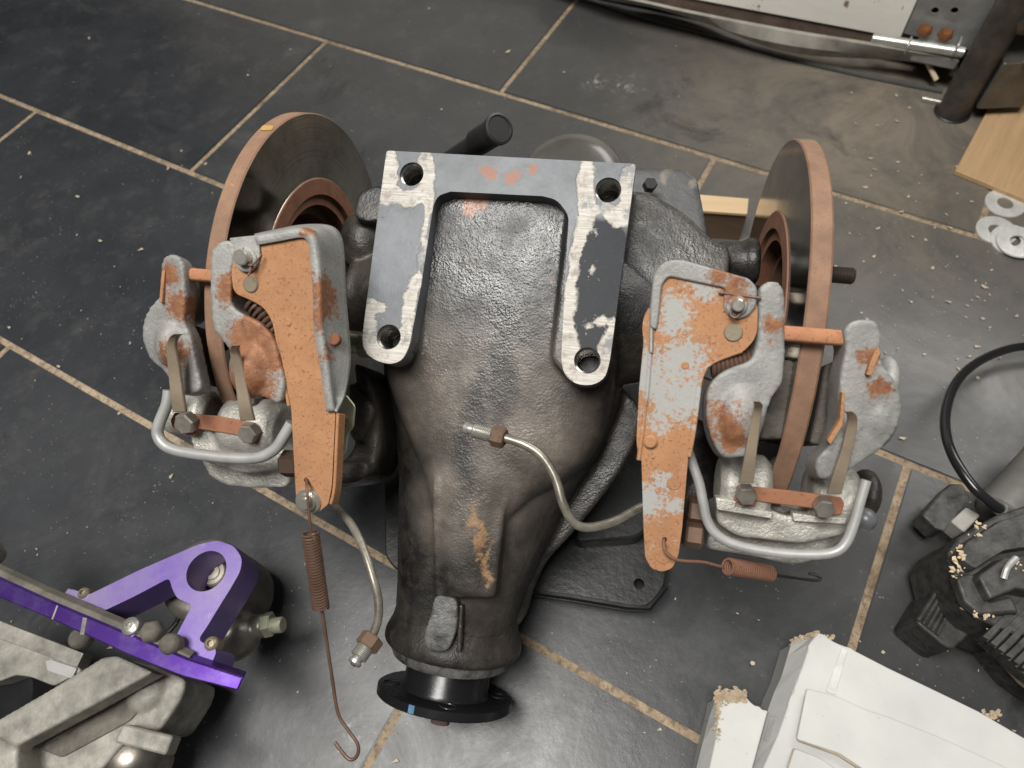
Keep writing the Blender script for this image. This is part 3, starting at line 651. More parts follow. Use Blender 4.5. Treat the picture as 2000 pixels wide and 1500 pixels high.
# caliper body
def caliper(pts_block, barrels, h, s, mat, extra=None):
    bm = BM()
    add_prism(bm, poly(pts_block, h, s, .004), (0, 0, -.045))
    for (xa, ya, xb, yb, hh, rpx) in barrels:
        a, b = T(xa, ya, hh), T(xb, yb, hh); r = rpx; add_cyl(bm, a, b, r, .004, 28)
    if extra: extra(bm)
    return cast('caliper', bm, mat, D, .0014, 3)
def exl(bm):
    add_prism(bm, poly([(366, 828), (500, 862), (560, 880), (552, 915), (470, 925), (380, 895)], .116, .2, .004), (0, 0, -.03))
calL = caliper([(350, 830), (460, 855), (568, 868), (575, 905), (560, 952), (483, 953), (437, 947), (408, 930), (385, 885)], [(336, 800, 418, 812, .081, .0165), (446, 828, 556, 842, .081, .0195)], .098, .2, ALU, exl)
plate('land', [(400, 872), (448, 878), (446, 892), (405, 888)], .104, .2, .006, ALU, calL, .001, .0008); plate('land', [(470, 868), (545, 872), (540, 884), (472, 884)], .104, .2, .006, ALU, calL, .001, .0008)
fk = plate('retraction_fork', [(340, 806), (420, 812), (497, 826), (508, 842), (502, 868), (484, 866), (460, 850), (385, 838), (380, 852), (362, 850), (336, 836), (332, 820)], .124, .2, .002, BARR, D, .001)
def finger(p, wpx, h0, h1, parent):
    """flat strip following the pixels p, from height h0 to h1, bent in at the tip"""
    bm = BM(); n = len(p); A, B = [], []
    for i, (x_, y_, w_) in enumerate(p):
        hh = h0+(h1-h0)*i/(n-1); A.append(T(x_-w_, y_, hh)); B.append(T(x_+w_, y_, hh))
    A, B = spline(A, 5), spline(B, 5)
    rows = []
    for a, b in zip(A, B): rows.append([bm.verts.new(v) for v in (a, b, b+Vector((0, .0005, -.0026)), a+Vector((0, .0005, -.0026)))])
    for r0, r1 in zip(rows, rows[1:]):
        for k in range(4): bm.faces.new((r0[k], r0[(k+1) % 4], r1[(k+1) % 4], r1[k]))
    bm.faces.new(rows[0]); bm.faces.new(rows[-1])
    return bevel(mesh_obj('finger', bm, FORK, parent), .0006)
finger([(349, 805, 13), (344, 770, 12), (338, 720, 11), (333, 680, 9), (337, 660, 8), (346, 652, 7)], 0, .1265, .158, fk)
finger([(482, 822, 14), (476, 790, 12), (466, 730, 10), (458, 695, 9), (456, 682, 8), (459, 674, 7)], 0, .1265, .156, fk)
hexb('bolt', 357, 830, 20, .131, .2, .008, BOLT, fk); hexb('bolt', 480, 850, 19, .131, .2, .008, BOLT, fk, spin=.1)
tubep('bridge_pipe', [(330, 762), (326, 790), (312, 825), (308, 848), (320, 868), (345, 880), (400, 889), (467, 895), (510, 892), (538, 876), (556, 850), (570, 826)], .128, .15, 10, PIPE, D, 12)
q = T(552, 905, .10); bm = BM(); add_hex(bm, q, (1, .1, 0), .0085, .012, spin=.2); add_cyl(bm, q+Vector((.01, 0, 0)), q+Vector((.03, 0, 0)), .006); mesh_obj('hose_nut', bm, m_plain('brown_nut', (.10, .065, .045), .4, .4), calL, ang=25)
OLIVE = m_plain('yellow_zinc_plate', (.38, .39, .29), .4, .5, 300, .3, .4, 60)
ob = plate('pipe_bracket', [(664, 772), (676, 770), (694, 793), (690, 835), (680, 846), (676, 880), (664, 900), (648, 905), (640, 860), (655, 800)], .095, .0, .002, OLIVE, D, .002)
hexb('bolt', 665, 820, 13, .102, 0, .007, m_plain('brown_bolt', (.16, .085, .05), .4, .3), ob, (.3, 0, 1)); hexb('bolt', 655, 878, 12, .102, 0, .007, m_plain('brown_bolt', (.16, .085, .05), .4, .3), ob, (.3, 0, 1))
def blob(name, balls, mat, parent=D, vox=.002):
    bm = BM()
    for (x_, y_, h_, r_) in balls: add_ball(bm, T(x_, y_, h_), r_, 3)
    return cast(name, bm, mat, parent, vox, 3)
bm = BM(); add_prism(bm, poly([(688, 700), (720, 730), (738, 790), (742, 880), (724, 935), (690, 950), (650, 955), (640, 930), (690, 880), (700, 800)], .05, 0, .008), (0, 0, -.05)); add_prism(bm, poly([(640, 905), (715, 900), (722, 925), (690, 945), (645, 948)], .062, 0, .004), (0, 0, -.03)); add_prism(bm, poly([(680, 740), (735, 800), (700, 870), (680, 850)], .058, 0, .006), (0, 0, -.03))
cast('carrier_lug', bm, IRON, D, .0018, 6)
bm = BM(); q = T(685, 668, .06); add_cyl(bm, q+Vector((-.01, 0, 0)), q+Vector((.02, 0, 0)), .008, .001); add_hex(bm, T(703, 672, .06), (1, 0, 0), .009, .012); mesh_obj('caliper_bolt', bm, OLIVE, D)
# ---------- right
pr_ = [(1290, 553), (1304, 536), (1416, 560), (1470, 575), (1480, 600), (1479, 647), (1472, 665), (1453, 686), (1407, 701), (1381, 717), (1366, 740), (1360, 777), (1352, 840), (1344, 894), (1332, 1034), (1325, 1084), (1313, 1110), (1293, 1117), (1272, 1110), (1260, 1088), (1257, 1034), (1253, 903), (1264, 824), (1270, 763), (1278, 661), (1287, 609)]
lvr = plate('handbrake_lever', pr_, H0, SL, .0025, LEVR, D, .002, .0008, holes=[(1298, 1054, 5)])
wall('side_flange', [(1285, 612), (1276, 661), (1268, 763), (1261, 824), (1251, 900)], H0, SL, .013, .0022, LEVR, lvr, -1)
plate('edge_lip', [(1268, 600), (1288, 606), (1278, 661), (1270, 763), (1264, 826), (1253, 905), (1245, 880), (1243, 857), (1248, 763), (1257, 668), (1254, 640), (1258, 618)], H0-.001, SL, .010, LEVR, lvr, .002)
wall('side_flange', [(1452, 688), (1408, 704), (1385, 718), (1373, 742), (1368, 777), (1360, 840), (1350, 894)], H0+.0004, SL, .012, .0028, LEVR, lvr, -1)
plate('cover_lip', [(1268, 640), (1271, 590), (1276, 539), (1290, 516), (1313, 507), (1337, 509), (1463, 544), (1479, 562), (1478, 598), (1462, 618), (1440, 625), (1420, 615), (1412, 595), (1416, 563), (1306, 540), (1293, 556), (1288, 609), (1283, 645)], H0+.0022, SL, .0022, ZR, lvr, .002, .0009)
wall('cover_plate', [(1268, 690), (1269, 620), (1274, 560), (1280, 530), (1296, 513), (1318, 507), (1345, 512), (1400, 527), (1462, 545)], H0+.0012, SL, .028, .002, ZR, lvr, -1)
button('washer', 1439, 597, 22, H0+.0024, SL, .0008, ZR, lvr)
pin = button('clevis_pin', 1439, 595, 13, H0+.003, SL, .006, PINM, lvr)
q = T(1435, 612, H0+.005, SL); bm = BM(); add_tube(bm, [q+Vector((.0022*math.cos(a*.785), .0022*math.sin(a*.785), 0)) for a in range(9)], .0007, 6); add_tube(bm, [q+Vector((-.009, .010, 0)), q+Vector((.012, .009, 0))], .0007, 6); mesh_obj('cotter_pin', bm, SPR, pin)
button('rivet', 1432, 649, 19, H0, SL, .0012, RIV, lvr)
button('stud', 1270, 860, 14, H0-.001, SL, .004, LEV, lvr, .001)
for x_, y_, r_ in ((1338, 714, 8), (1316, 944, 14), (1295, 1085, 17)): button('dimple', x_, y_, r_, H0, SL, .0005, LEV, lvr, .0004)
bm = BM(); a, b = T(1388, 712, .129), T(1474, 706, .129); add_tube(bm, helix(a, b, .0066, 10), .0012, 6); mesh_obj('adjuster_spring', bm, SPR, D)
arm_piece('brake_arm', [(1482, 560), (1500, 547), (1523, 549), (1534, 572), (1534, 693), (1530, 749), (1509, 773), (1495, 812), (1483, 860), (1478, 888), (1444, 893), (1411, 896), (1391, 861), (1380, 819), (1380, 763), (1396, 735), (1425, 717), (1453, 709), (1470, 700), (1481, 661)], .150, .24, .022, ZR, D, .004, extra=lambda b_: add_ball(b_, T(1440, 795, .122), (.015, .024, .0175)))
arm_piece('brake_arm', [(1640, 759), (1643, 721), (1654, 679), (1648, 642), (1667, 624), (1710, 621), (1722, 647), (1722, 712), (1743, 735), (1761, 777), (1764, 805), (1747, 847), (1719, 880), (1682, 903), (1654, 924), (1600, 940), (1590, 900), (1620, 871), (1638, 820)], .153, .32, .022, ZR, D, .004, extra=lambda b_: add_ball(b_, T(1702, 800, .118), (.013, .022, .018)))
plate('edge_trim', [(1716, 678), (1719, 690), (1712, 706), (1702, 733), (1692, 732), (1700, 706), (1708, 688)], .1525, .22, .003, LEV, D, .0005)
plate('edge_trim', [(1645, 766), (1651, 768), (1646, 830), (1622, 868), (1616, 860), (1640, 820)], .1525, .22, .004, LEV, D, .0005)
bm = BM(); add_cyl(bm, T(1515, 650, .1375), T(1685, 664, .1375), .0041); mesh_obj('pivot_rod', bm, ROD, D)
arm_piece('brake_pad', [(1532, 700), (1552, 705), (1546, 770), (1532, 858), (1482, 856), (1500, 790)], .128, .30, .05, PADM, D, .001, .0015, 1)
arm_piece('brake_pad', [(1612, 712), (1640, 700), (1648, 760), (1640, 830), (1616, 870), (1582, 868), (1600, 780)], .122, .30, .05, PADM, D, .001, .0015, 1)
def exr(bm):
    add_prism(bm, poly([(1400, 985), (1520, 1000), (1545, 1010), (1560, 1000), (1655, 1015), (1650, 1045), (1560, 1062), (1440, 1048), (1398, 1020)], .113, .2, .004), (0, 0, -.03))
calR = caliper([(1392, 975), (1520, 990), (1660, 1003), (1662, 1040), (1620, 1075), (1590, 1095), (1547, 1104), (1481, 1088), (1378, 1072), (1390, 1020)], [(1400, 945, 1500, 955, .080, .0195), (1574, 968, 1670, 976, .080, .019)], .094, .2, ALU, exr)
plate('land', [(1398, 972), (1440, 978), (1436, 990), (1510, 1000), (1508, 1014), (1400, 996)], .121, .2, .008, ALU, calR, .001, .0008); plate('land', [(1548, 1002), (1590, 1008), (1655, 1012), (1652, 1024), (1550, 1018)], .119, .2, .008, ALU, calR, .001, .0008)
fk = plate('retraction_fork', [(1440, 948), (1540, 958), (1644, 972), (1650, 985), (1644, 1005), (1628, 1008), (1590, 994), (1478, 980), (1476, 990), (1456, 990), (1432, 978), (1438, 962)], .122, .2, .002, BARR, D, .001)
finger([(1458, 944, 14), (1464, 905, 12), (1472, 850, 10), (1480, 805, 8), (1482, 792, 8), (1478, 784, 6)], 0, .1245, .153, fk)
finger([(1630, 966, 14), (1640, 930, 13), (1656, 875, 11), (1665, 830, 10), (1665, 812, 9), (1657, 803, 7)], 0, .1245, .153, fk)
hexb('bolt', 1459, 972, 21, .129, .2, .008, BOLT, fk, spin=.2); hexb('bolt', 1612, 997, 22, .129, .2, .008, BOLT, fk, spin=.0)
tubep('bridge_pipe', [(1344, 880), (1354, 910), (1366, 945), (1374, 985), (1382, 1018), (1402, 1046), (1444, 1066), (1523, 1080), (1590, 1083), (1630, 1078), (1652, 1060), (1668, 1022), (1680, 978), (1692, 938)], .124, .15, 10, PIPE, D, 12)
bm = BM(); q = T(1689, 1014, .085); add_ball(bm, q, .0065, 3); add_cyl(bm, q+Vector((-.004, .004, -.02)), q, .0045); mesh_obj('bleed_cap', bm, m_plain('grey_cap', (.12, .125, .14), .3, 0, 300, .1), calR)
for x_, y_ in ((1378, 1000), (1372, 1045)):
    q = T(x_, y_, .085); bm = BM(); add_hex(bm, q, (-1, 0, 0), .0085, .010); mesh_obj('bolt', bm, m_plain('brown_bolt_head', (.13, .075, .05), .45, .3), calR, ang=25)
blob('carrier_lug', [(1350, 980, .03, (.018, .03, .02)), (1345, 900, .02, (.02, .03, .02)), (1330, 1010, .02, (.014, .016, .02)), ], IRON)
blob('outer_carrier', [(1688, 965, .045, (.008, .016, .02))], IRON)
blob('outer_lug', [(1728, 745, .11, (.006, .014, .014))], ZR)
# ---------- pipes and springs
def pipe_end(tip, nut, rt, axis_pts, parent, name='union'):
    a, b = Vector(nut), Vector(tip); d_ = (b-a).normalized(); L = (b-a).length
    bm = BM(); add_hex(bm, a-d_*.004, d_, rt*1.75, .008); mesh_obj('union_nut', bm, m_rust('nut_brown', (.15, .095, .065), (.07, .04, .028)), parent, ang=25)
    pr = [(0, .002), (rt*1.2, .002)]
    i = 0; z_ = .004
    while z_ < L*.72: pr += [(rt*1.28, z_), (rt*1.12, z_+.0005)]; z_ += .001
    pr += [(rt*.8, L*.76), (rt*.8, L*.86), (rt*1.05, L*.89), (rt*.95, L), (rt*.4, L+.0008), (rt*.4, L-.003), (0, L-.003)]
    bm = BM(); add_lathe(bm, a, d_, pr, 24); mesh_obj('pipe_end', bm, PINM2, parent, ang=20)
    bm = BM(); add_cyl(bm, b-d_*.001, b+d_*.0010, rt*.42); mesh_obj('bore_shade', bm, HOLE_SHADE, parent)  # black disc painted for the shade in the open pipe end
PINM2 = m_plain('zinc_union', (.50, .50, .46), .35, .7, 300, .1, .3, 100)
pts = [(640, 930), (646, 952), (655, 988), (686, 1024), (710, 1072), (727, 1124), (739, 1172), (738, 1212), (727, 1242)]
lh = [.05, .055, .065, .085, .095, .10, .10, .10, .10]
bm = BM(); q = [T(x_, y_, h_) for (x_, y_), h_ in zip(pts, lh)]; add_tube(bm, spline(q, 8), .0026, 12); bpL = mesh_obj('brake_pipe', bm, PIPE2, D, ang=60)
pipe_end(T(691, 1296, .108), T(722, 1254, .10), .0042, None, bpL)
pts = [(1330, 960), (1253, 990), (1200, 1018), (1150, 1030), (1120, 1020), (1100, 985), (1090, 950), (1078, 920), (1055, 888), (1024, 868), (985, 855)]
lh = [.07, .085, .095, .105, .11, .113, .113, .113, .113, .113, .113]
bm = BM(); q = [T(x_, y_, h_) for (x_, y_), h_ in zip(pts, lh)]; add_tube(bm, spline(q, 8), .0026, 12); bpR = mesh_obj('brake_pipe', bm, PIPE2, D, ang=60)
pipe_end(T(908, 835, .110), T(974, 853, .113), .0036, None, bpR)
# left return spring
pth = [T(598, 938, .140-.0), T(600, 960, .132), T(603, 1000, .130), T(608, 1040, .128)]
def hs(x_, y_, h): return T(x_, y_, h)
z0 = T(598, 938, H0, SL).z
bm = BM(); add_tube(bm, spline([hs(596, 930, z0-.006), hs(598, 936, z0+.001), hs(600, 960, z0+.006), hs(603, 1000, z0+.004), hs(608, 1042, z0)], 6), .0009, 8)
a, b = hs(606, 1040, z0-.002), hs(627, 1188, z0-.022)
add_tube(bm, helix(a, b, .0047, 27, 12), .00075, 5)
rs = mesh_obj('return_spring', bm, SPR, D, ang=60)
bm = BM(); add_tube(bm, spline([hs(620, 1184, z0-.022), hs(628, 1190, z0-.022), hs(636, 1240, z0-.026), hs(648, 1320, z0-.032), hs(660, 1392, z0-.036), hs(680, 1426, z0-.037), hs(697, 1450, z0-.037), hs(700, 1468, z0-.037), hs(692, 1482, z0-.037), hs(678, 1480, z0-.037), hs(654, 1450, z0-.037)], 8), .0011, 8)
mesh_obj('hook', bm, SPR, rs, ang=60)
# right return spring
z1 = T(1297, 1053, H0, SL).z
bm = BM(); add_tube(bm, spline([hs(1299, 1052, z1-.004), hs(1296, 1058, z1+.003), hs(1300, 1078, z1+.005), hs(1318, 1092, z1+.003), hs(1340, 1096, z1-.002), hs(1374, 1098, z1-.010), hs(1410, 1107, z1-.018)], 6), .0009, 8)
a, b = hs(1420, 1106, z1-.018), hs(1506, 1120, z1-.045)
add_tube(bm, helix(a, b, .0044, 20, 12), .0007, 5)
rs = mesh_obj('return_spring', bm, SPRR, D, ang=60)
bm = BM(); add_tube(bm, spline([hs(1500, 1122, z1-.045), hs(1540, 1128, z1-.05), hs(1590, 1134, z1-.06), hs(1602, 1130, z1-.062), hs(1595, 1124, z1-.062), hs(1580, 1120, z1-.062)], 6), .0010, 8)
mesh_obj('hook', bm, BLACK, rs, ang=60)

# ================================================================ FRONT LEFT: hub with purple anodised bracket
GZ = m_plain('grey_alloy_casting', (.34, .325, .285), .6, .15, 420, .6, .6, 45, .0008)
GZD = m_plain('grimy_alloy', (.16, .145, .12), .7, .1, 300, .5, .6, 40, .001)
t = NT('purple_anodised'); c = t.mix(t.ramp(t.noise(14, 6, .7), .38, .66), (.165, .105, .37), (.25, .20, .36)); px_ = t.vmath('DOT_PRODUCT', t.tc, (1, 0, 0)); c = t.mix(t.math('MULTIPLY', t.ramp(px_, .07, -.06), t.ramp(t.noise(260, 4, .7), .3, .6, .5, 1)), c, (.27, .235, .255))
c = t.mix(t.ramp(t.noise(90, 8, .75), .62, .68, 0, .5), c, (.40, .37, .42)); t.bump(t.noise(600, 3), .15, .0004)
PUR = t.set(color=c, rough=.42, metal=.35)
t = NT('purple_anodised_edge'); c = t.mix(t.ramp(t.noise(60, 6, .7), .45, .75), (.12, .05, .34), (.20, .13, .40)); PUR2 = t.set(color=c, rough=.28, metal=.85)
hub = thing('wheel_hub', 'grimy grey alloy hub casting with purple anodised bracket at the front left', 'wheel hub', P(250, 1400, 0))
HI = hub.location.copy()
def Q(x_, y_, z): return P(x_, y_, z)-HI
def wpoly(pts, z, r=0.0):
    q = [Q(x_, y_, z) for x_, y_ in pts]; return fillet(q, r) if r else q
bm = BM()
o_ = wpoly([(116, 1170), (133, 1150), (147, 1152), (170, 1163), (270, 1114), (387, 1063), (423, 1055), (457, 1066), (473, 1090), (470, 1115), (450, 1150), (428, 1185), (402, 1228), (386, 1250), (425, 1268), (413, 1298), (360, 1286), (300, 1262), (230, 1230), (180, 1205)], .135, .004)
h1 = wpoly([(186, 1201), (260, 1166), (330, 1129), (336, 1150), (345, 1168), (375, 1182), (341, 1247), (300, 1240), (233, 1217)], .135, .003)
cA = Q(403, 1115, .135); rr_ = (Q(441, 1115, .135)-cA).length
h2 = [cA+Vector((rr_*math.cos(a*math.pi/16), rr_*math.sin(a*math.pi/16), 0)) for a in range(32)]
add_prism(bm, o_, (0, 0, -.030), holes=[h1, h2]); bevel(mesh_obj('bracket', bm, PUR, hub), .0012)
bm = BM()
tp = [(-120, 1070), (0, 1128), (110, 1178), (233, 1230), (307, 1261), (367, 1286), (476, 1322)]; bt = [(464, 1350), (357, 1323), (300, 1301), (240, 1276), (200, 1257), (100, 1211), (0, 1169), (-120, 1112)]
add_prism(bm, wpoly(tp+bt, .146), (-.002, .005, -.010)); bevel(mesh_obj('flange_ring', bm, PUR2, hub), .0012)
for (x_, y_, r_, mt) in ((252, 1222, 18, PINM), (290, 1232, 22, GZD), (327, 1256, 20, GZD), (410, 1256, 14, RIV), (160, 1157, 11, RIV), (150, 1245, 20, GZD)):
    z_ = .137 if r_ < 16 else .150
    if y_ == 1245: z_ = .095
    q = Q(x_, y_, z_); r = (Q(x_+r_, y_, z_)-q).length
    bm = BM(); add_lathe(bm, q-Vector((0, 0, .02)), (0, 0, 1), [(0, .011), (r, .011), (r, .016), (r*.88, .0195), (r*.6, .0212), (0, .0218)] if mt is GZD else [(0, .010), (r, .010), (r, .017), (r*.9, .019), (r*.5, .0205), (r*.42, .0205), (r*.4, .018), (0, .018)], 6 if r_ > 20 else 20); mesh_obj('bolt', bm, mt, hub)
bm = BM(); q = Q(413, 1117, .105); add_lathe(bm, q-Vector((0, 0, .029)), (0, 0, 1), [(0, 0), (.0098, 0), (.0098, .026), (.0090, .028), (.0072, .028), (.007, .0268), (.0056, .0268), (.0054, .0285), (.0028, .029), (.0024, .027), (0, .027)], 28)
mesh_obj('bearing', bm, m_plain('cream_nylon', (.55, .50, .42), .5, 0, 300, .2, .3, 80), hub)
bm = BM(); q = Q(468, 1180, .07); add_lathe(bm, Q(470, 1170, .02), (0, 0, 1), cyl_prof(.032, .075, .006), 36); add_ball(bm, Q(460, 1240, .06), (.02, .02, .018)); add_cyl(bm, Q(480, 1225, .06), Q(520, 1222, .065), .009, .001)
cast('damper_body', bm, m_plain('smeared_alloy', (.25, .235, .20), .35, .5, 200, .3, .6, 25), hub, .0018, 3)
bm = BM(); add_hex(bm, Q(515, 1222, .065), (1, .05, .1), .0095, .008); add_cyl(bm, Q(530, 1222, .068), Q(553, 1220, .07), .006, .001); mesh_obj('nipple', bm, OLIVE, hub, ang=25)
bm = BM(); add_tube(bm, spline([Q(344, 1165, .04), Q(350, 1190, .04), Q(345, 1215, .04), Q(328, 1235, .04)]), .002, 8); mesh_obj('wire', bm, BLACK, hub)
bm = BM(); add_prism(bm, wpoly([(-120, 1056), (0, 1113), (110, 1164), (233, 1216), (300, 1246), (372, 1282), (367, 1290), (307, 1266), (233, 1236), (110, 1184), (0, 1134), (-120, 1076)], .1445), (0, .004, -.006)); bevel(mesh_obj('ring_face', bm, GZD, hub), .0006)
for (a0, b0, a1, b1, w_) in ((166, 1206, 160, 1240, 4), (112, 1182, 102, 1210, 1.5)):
    bm = BM(); add_prism(bm, wpoly([(a0-w_, b0), (a0+w_, b0+1), (a1+w_, b1), (a1-w_, b1-1)], .1464), (0, 0, -.0006)); mesh_obj('scratch', bm, GZ, hub)
# castings
bm = BM()
add_prism(bm, wpoly([(-60, 1440), (0, 1403), (100, 1345), (200, 1283), (225, 1280), (262, 1296), (298, 1313), (180, 1378), (32, 1457), (0, 1440)], .118, .002), (0, 0, -.018))
add_prism(bm, wpoly([(225, 1282), (300, 1300), (363, 1328), (355, 1360), (333, 1395), (308, 1430), (250, 1440), (200, 1500), (30, 1620), (-10, 1560), (32, 1457), (180, 1378)], .088, .004), (0, 0, -.05))
add_prism(bm, wpoly([(-60, 1440), (0, 1440), (32, 1457), (34, 1620), (-60, 1620)], .115, .002), (0, 0, -.05))
add_ball(bm, Q(285, 1350, .088), (.014, .014, .008))
cast('hub_casting', bm, GZ, hub, .0017, 3)
bm = BM(); add_prism(bm, wpoly([(75, 1462), (210, 1385), (262, 1362), (285, 1376), (250, 1410), (120, 1480)], .0895, .003), (0, 0, -.004)); bevel(mesh_obj('recess', bm, GZD, hub), .0008)
bm = BM(); add_prism(bm, wpoly([(240, 1413), (337, 1437), (322, 1475), (222, 1450)], .102, .002), (0, 0, -.014)); bevel(mesh_obj('block', bm, GZ, hub), .002)
bm = BM(); add_lathe(bm, Q(285, 1495, .045), (.1, .3, 1), [(0, 0), (.020, 0), (.021, .02), (.0205, .028), (.017, .036), (.009, .040), (0, .041)], 36); mesh_obj('steel_ball', bm, m_plain('worn_chrome', (.35, .32, .28), .38, .9, 300, .15, .6, 60), hub)
bm = BM(); add_prism(bm, wpoly([(-60, 1190), (0, 1213), (163, 1276), (150, 1303), (0, 1247), (-60, 1225)], .095, .001), (0, 0, -.012)); bevel(mesh_obj('spacer_bar', bm, GZ, hub), .0008)
bm = BM(); add_prism(bm, wpoly([(-60, 1222), (0, 1246), (152, 1302), (160, 1310), (105, 1340), (60, 1322), (30, 1318), (0, 1330), (-60, 1340)], .085, .003), (0, 0, -.03)); bevel(mesh_obj('web_plate', bm, GZ, hub), .001)
bm = BM(); add_prism(bm, fillet(wpoly([(88, 1290), (100, 1288), (150, 1305), (140, 1326), (92, 1310)], .087), .001), (0, 0, -.004)); bevel(mesh_obj('slot_insert', bm, PIPE, hub), .0006)
bm = BM(); add_lathe(bm, Q(20, 1395, .03), (0, 0, 1), cyl_prof(.055, .04, .01), 36); mesh_obj('hollow_fill', bm, BLACKS, hub)  # black cylinder filling the hollow of the casting
bm = BM(); add_lathe(bm, Q(-10, 1090, .09), (.3, .2, 1), cyl_prof(.009, .03, .002), 20); mesh_obj('bolt_head', bm, GZ, hub)

# ================================================================ FRONT RIGHT: white packaging
t = NT('white_card'); c = t.mix(t.ramp(t.noise(18, 5), .35, .7), (.50, .50, .48), (.42, .425, .415))
c = t.mix(t.ramp(t.noise(330, 2), .74, .76), c, (.25, .22, .18)); t.bump(t.noise(26, 3), .25, .002); WHITE = t.set(color=c, rough=.62, spec=.35)
BROWN = m_plain('torn_card', (.46, .36, .25), .9, 0, 500, .8, .4, 120, .0015)
def card_thing(label, top, fold, z, extra=None):
    o = thing('packaging', label, 'packaging', P(*top[0], 0)); hi = o.location.copy()
    bm = BM(); r = random.Random(3); tt = []
    for i_, (p0, p1) in enumerate(zip(top, top[1:]+top[:1])):
        n_ = max(1, int(math.dist(p0, p1)/9)) if max(p0[1], p1[1]) < 1400 and max(p0[0], p1[0]) < 1680 else 1
        for k in range(n_): tt.append((p0[0]+(p1[0]-p0[0])*k/n_+(r.uniform(-2.2, 2.2) if k else 0), p0[1]+(p1[1]-p0[1])*k/n_+(r.uniform(-2.2, 2.2) if k else 0)))
    pts = [P(x_, y_, z)-hi for x_, y_ in tt]
    add_prism(bm, pts, (0, 0, -.003)); bevel(mesh_obj('top_panel', bm, WHITE, o), .001)
    # side panel from the fold down to the floor
    bm = BM(); rows = []
    for i in range(len(fold)-1):
        (x0, y0, a0, b0), (x1, y1, a1, b1) = fold[i], fold[i+1]
        A0, A1 = P(x0, y0, z-.001)-hi, P(x1, y1, z-.001)-hi; B0, B1 = P(a0, b0, z*.68)-hi, P(a1, b1, z*.68)-hi; C0, C1 = B0+Vector((0, 0, .003-z*.68)), B1+Vector((0, 0, .003-z*.68))
        nn = (A1-A0).cross(B0-A0).normalized()*.003
        if nn.x < 0: nn = -nn
        for quad in ((A0, A1, B1, B0), (B0+nn*.4, B1+nn*.4, C1+nn*.4, C0+nn*.4)):
            v0 = [bm.verts.new(v) for v in quad]; v1 = [bm.verts.new(v+nn) for v in quad]
            bm.faces.new(v0); bm.faces.new(v1[::-1])
            for k in range(4): bm.faces.new((v0[k], v1[k], v1[(k+1) % 4], v0[(k+1) % 4]))
    mesh_obj('side_panel', bm, WHITE, o, smooth=False)
    return o, hi
big, hi = card_thing('large white coated cardboard pack with a loose flap, at the front right',
    [(1597, 1235), (1612, 1240), (1627, 1252), (1650, 1262), (1672, 1272), (1736, 1305), (1820, 1345), (1911, 1389), (2000, 1441), (2120, 1500), (2120, 1660), (1440, 1660), (1490, 1500), (1518, 1438), (1538, 1381), (1552, 1340), (1568, 1298), (1582, 1255)], 
    [(1597, 1235, 1546, 1254), (1582, 1256, 1538, 1282), (1568, 1298, 1526, 1322), (1552, 1340, 1512, 1352), (1538, 1381, 1500, 1386), (1518, 1438, 1482, 1442), (1490, 1500, 1462, 1500), (1440, 1660, 1420, 1640)], .058)
def panel(name, pts, z, th, mat, parent, hi, r=0.002, bv=.0006):
    bm = BM(); q = [P(x_, y_, z)-hi for x_, y_ in pts]; add_prism(bm, fillet(q, r) if r else q, (0, 0, -th)); return bevel(mesh_obj(name, bm, mat, parent), bv)
panel('flap', [(1576, 1345), (1637, 1361), (1690, 1386), (1736, 1401), (1835, 1440), (1967, 1500), (2080, 1560), (2080, 1660), (1900, 1640), (1682, 1500), (1640, 1472), (1556, 1444)], .064, .0012, WHITE, big, hi)
panel('flap_core', [(1578, 1348), (1640, 1364), (1960, 1502), (2078, 1562), (2078, 1662), (1902, 1644), (1680, 1504), (1638, 1476), (1557, 1447)], .0627, .0022, BROWN, big, hi)
panel('flap', [(1552, 1462), (1600, 1480), (1645, 1510), (1700, 1660), (1480, 1660), (1540, 1500)], .0622, .0012, WHITE, big, hi)
panel('flap_core', [(1549, 1462), (1560, 1464), (1545, 1510), (1535, 1510)], .0615, .001, BROWN, big, hi, 0)
panel('pressed_groove', [(1645, 1262), (1657, 1270), (1640, 1330), (1632, 1358), (1612, 1350), (1624, 1320)], .0586, .001, m_plain('grey_card_fold', (.60, .61, .58), .6), big, hi, .001)
rr = random.Random(5)
GL = m_plain('grey_print', (.30, .30, .29), .7, 0, 300, 0, .3)
for (x0, y0, x1, y1) in ((1499, 1396, 1520, 1400), (1486, 1446, 1506, 1450), (1501, 1404, 1489, 1444), (1506, 1404, 1494, 1446), (1513, 1404, 1501, 1448)):
    bm = BM(); a_, b_ = P(x0, y0, .0515)-hi, P(x1, y1, .0515)-hi; add_tube(bm, [a_, b_], .00022, 5); mesh_obj('printed_line', bm, GL, big)
def crumb(bm, o_, s_):
    """a ragged scrap of torn board"""
    m = rr.choice((4, 5, 6)); a_ = rr.uniform(0, 6.28); vs = []
    for k in range(m):
        b_ = 2*math.pi*k/m; q_ = s_*rr.uniform(.5, 1.3); vs.append(bm.verts.new(o_+Vector((q_*math.cos(a_+b_)*1.3, q_*math.sin(a_+b_), rr.uniform(-.3, .3)*s_))))
    t_ = bm.verts.new(o_+Vector((0, 0, s_*.45))); u_ = bm.verts.new(o_-Vector((0, 0, s_*.45)))
    for k in range(m): bm.faces.new((vs[k], vs[(k+1) % m], t_)); bm.faces.new((vs[(k+1) % m], vs[k], u_))
bm = BM()
for k in range(150):
    a = k/150; x_ = 1546+52*a; y_ = 1254-18*a
    crumb(bm, P(x_+rr.uniform(-4, 4), y_+rr.uniform(-4, 6), .038+.020*a)-hi, rr.uniform(.0004, .0016))
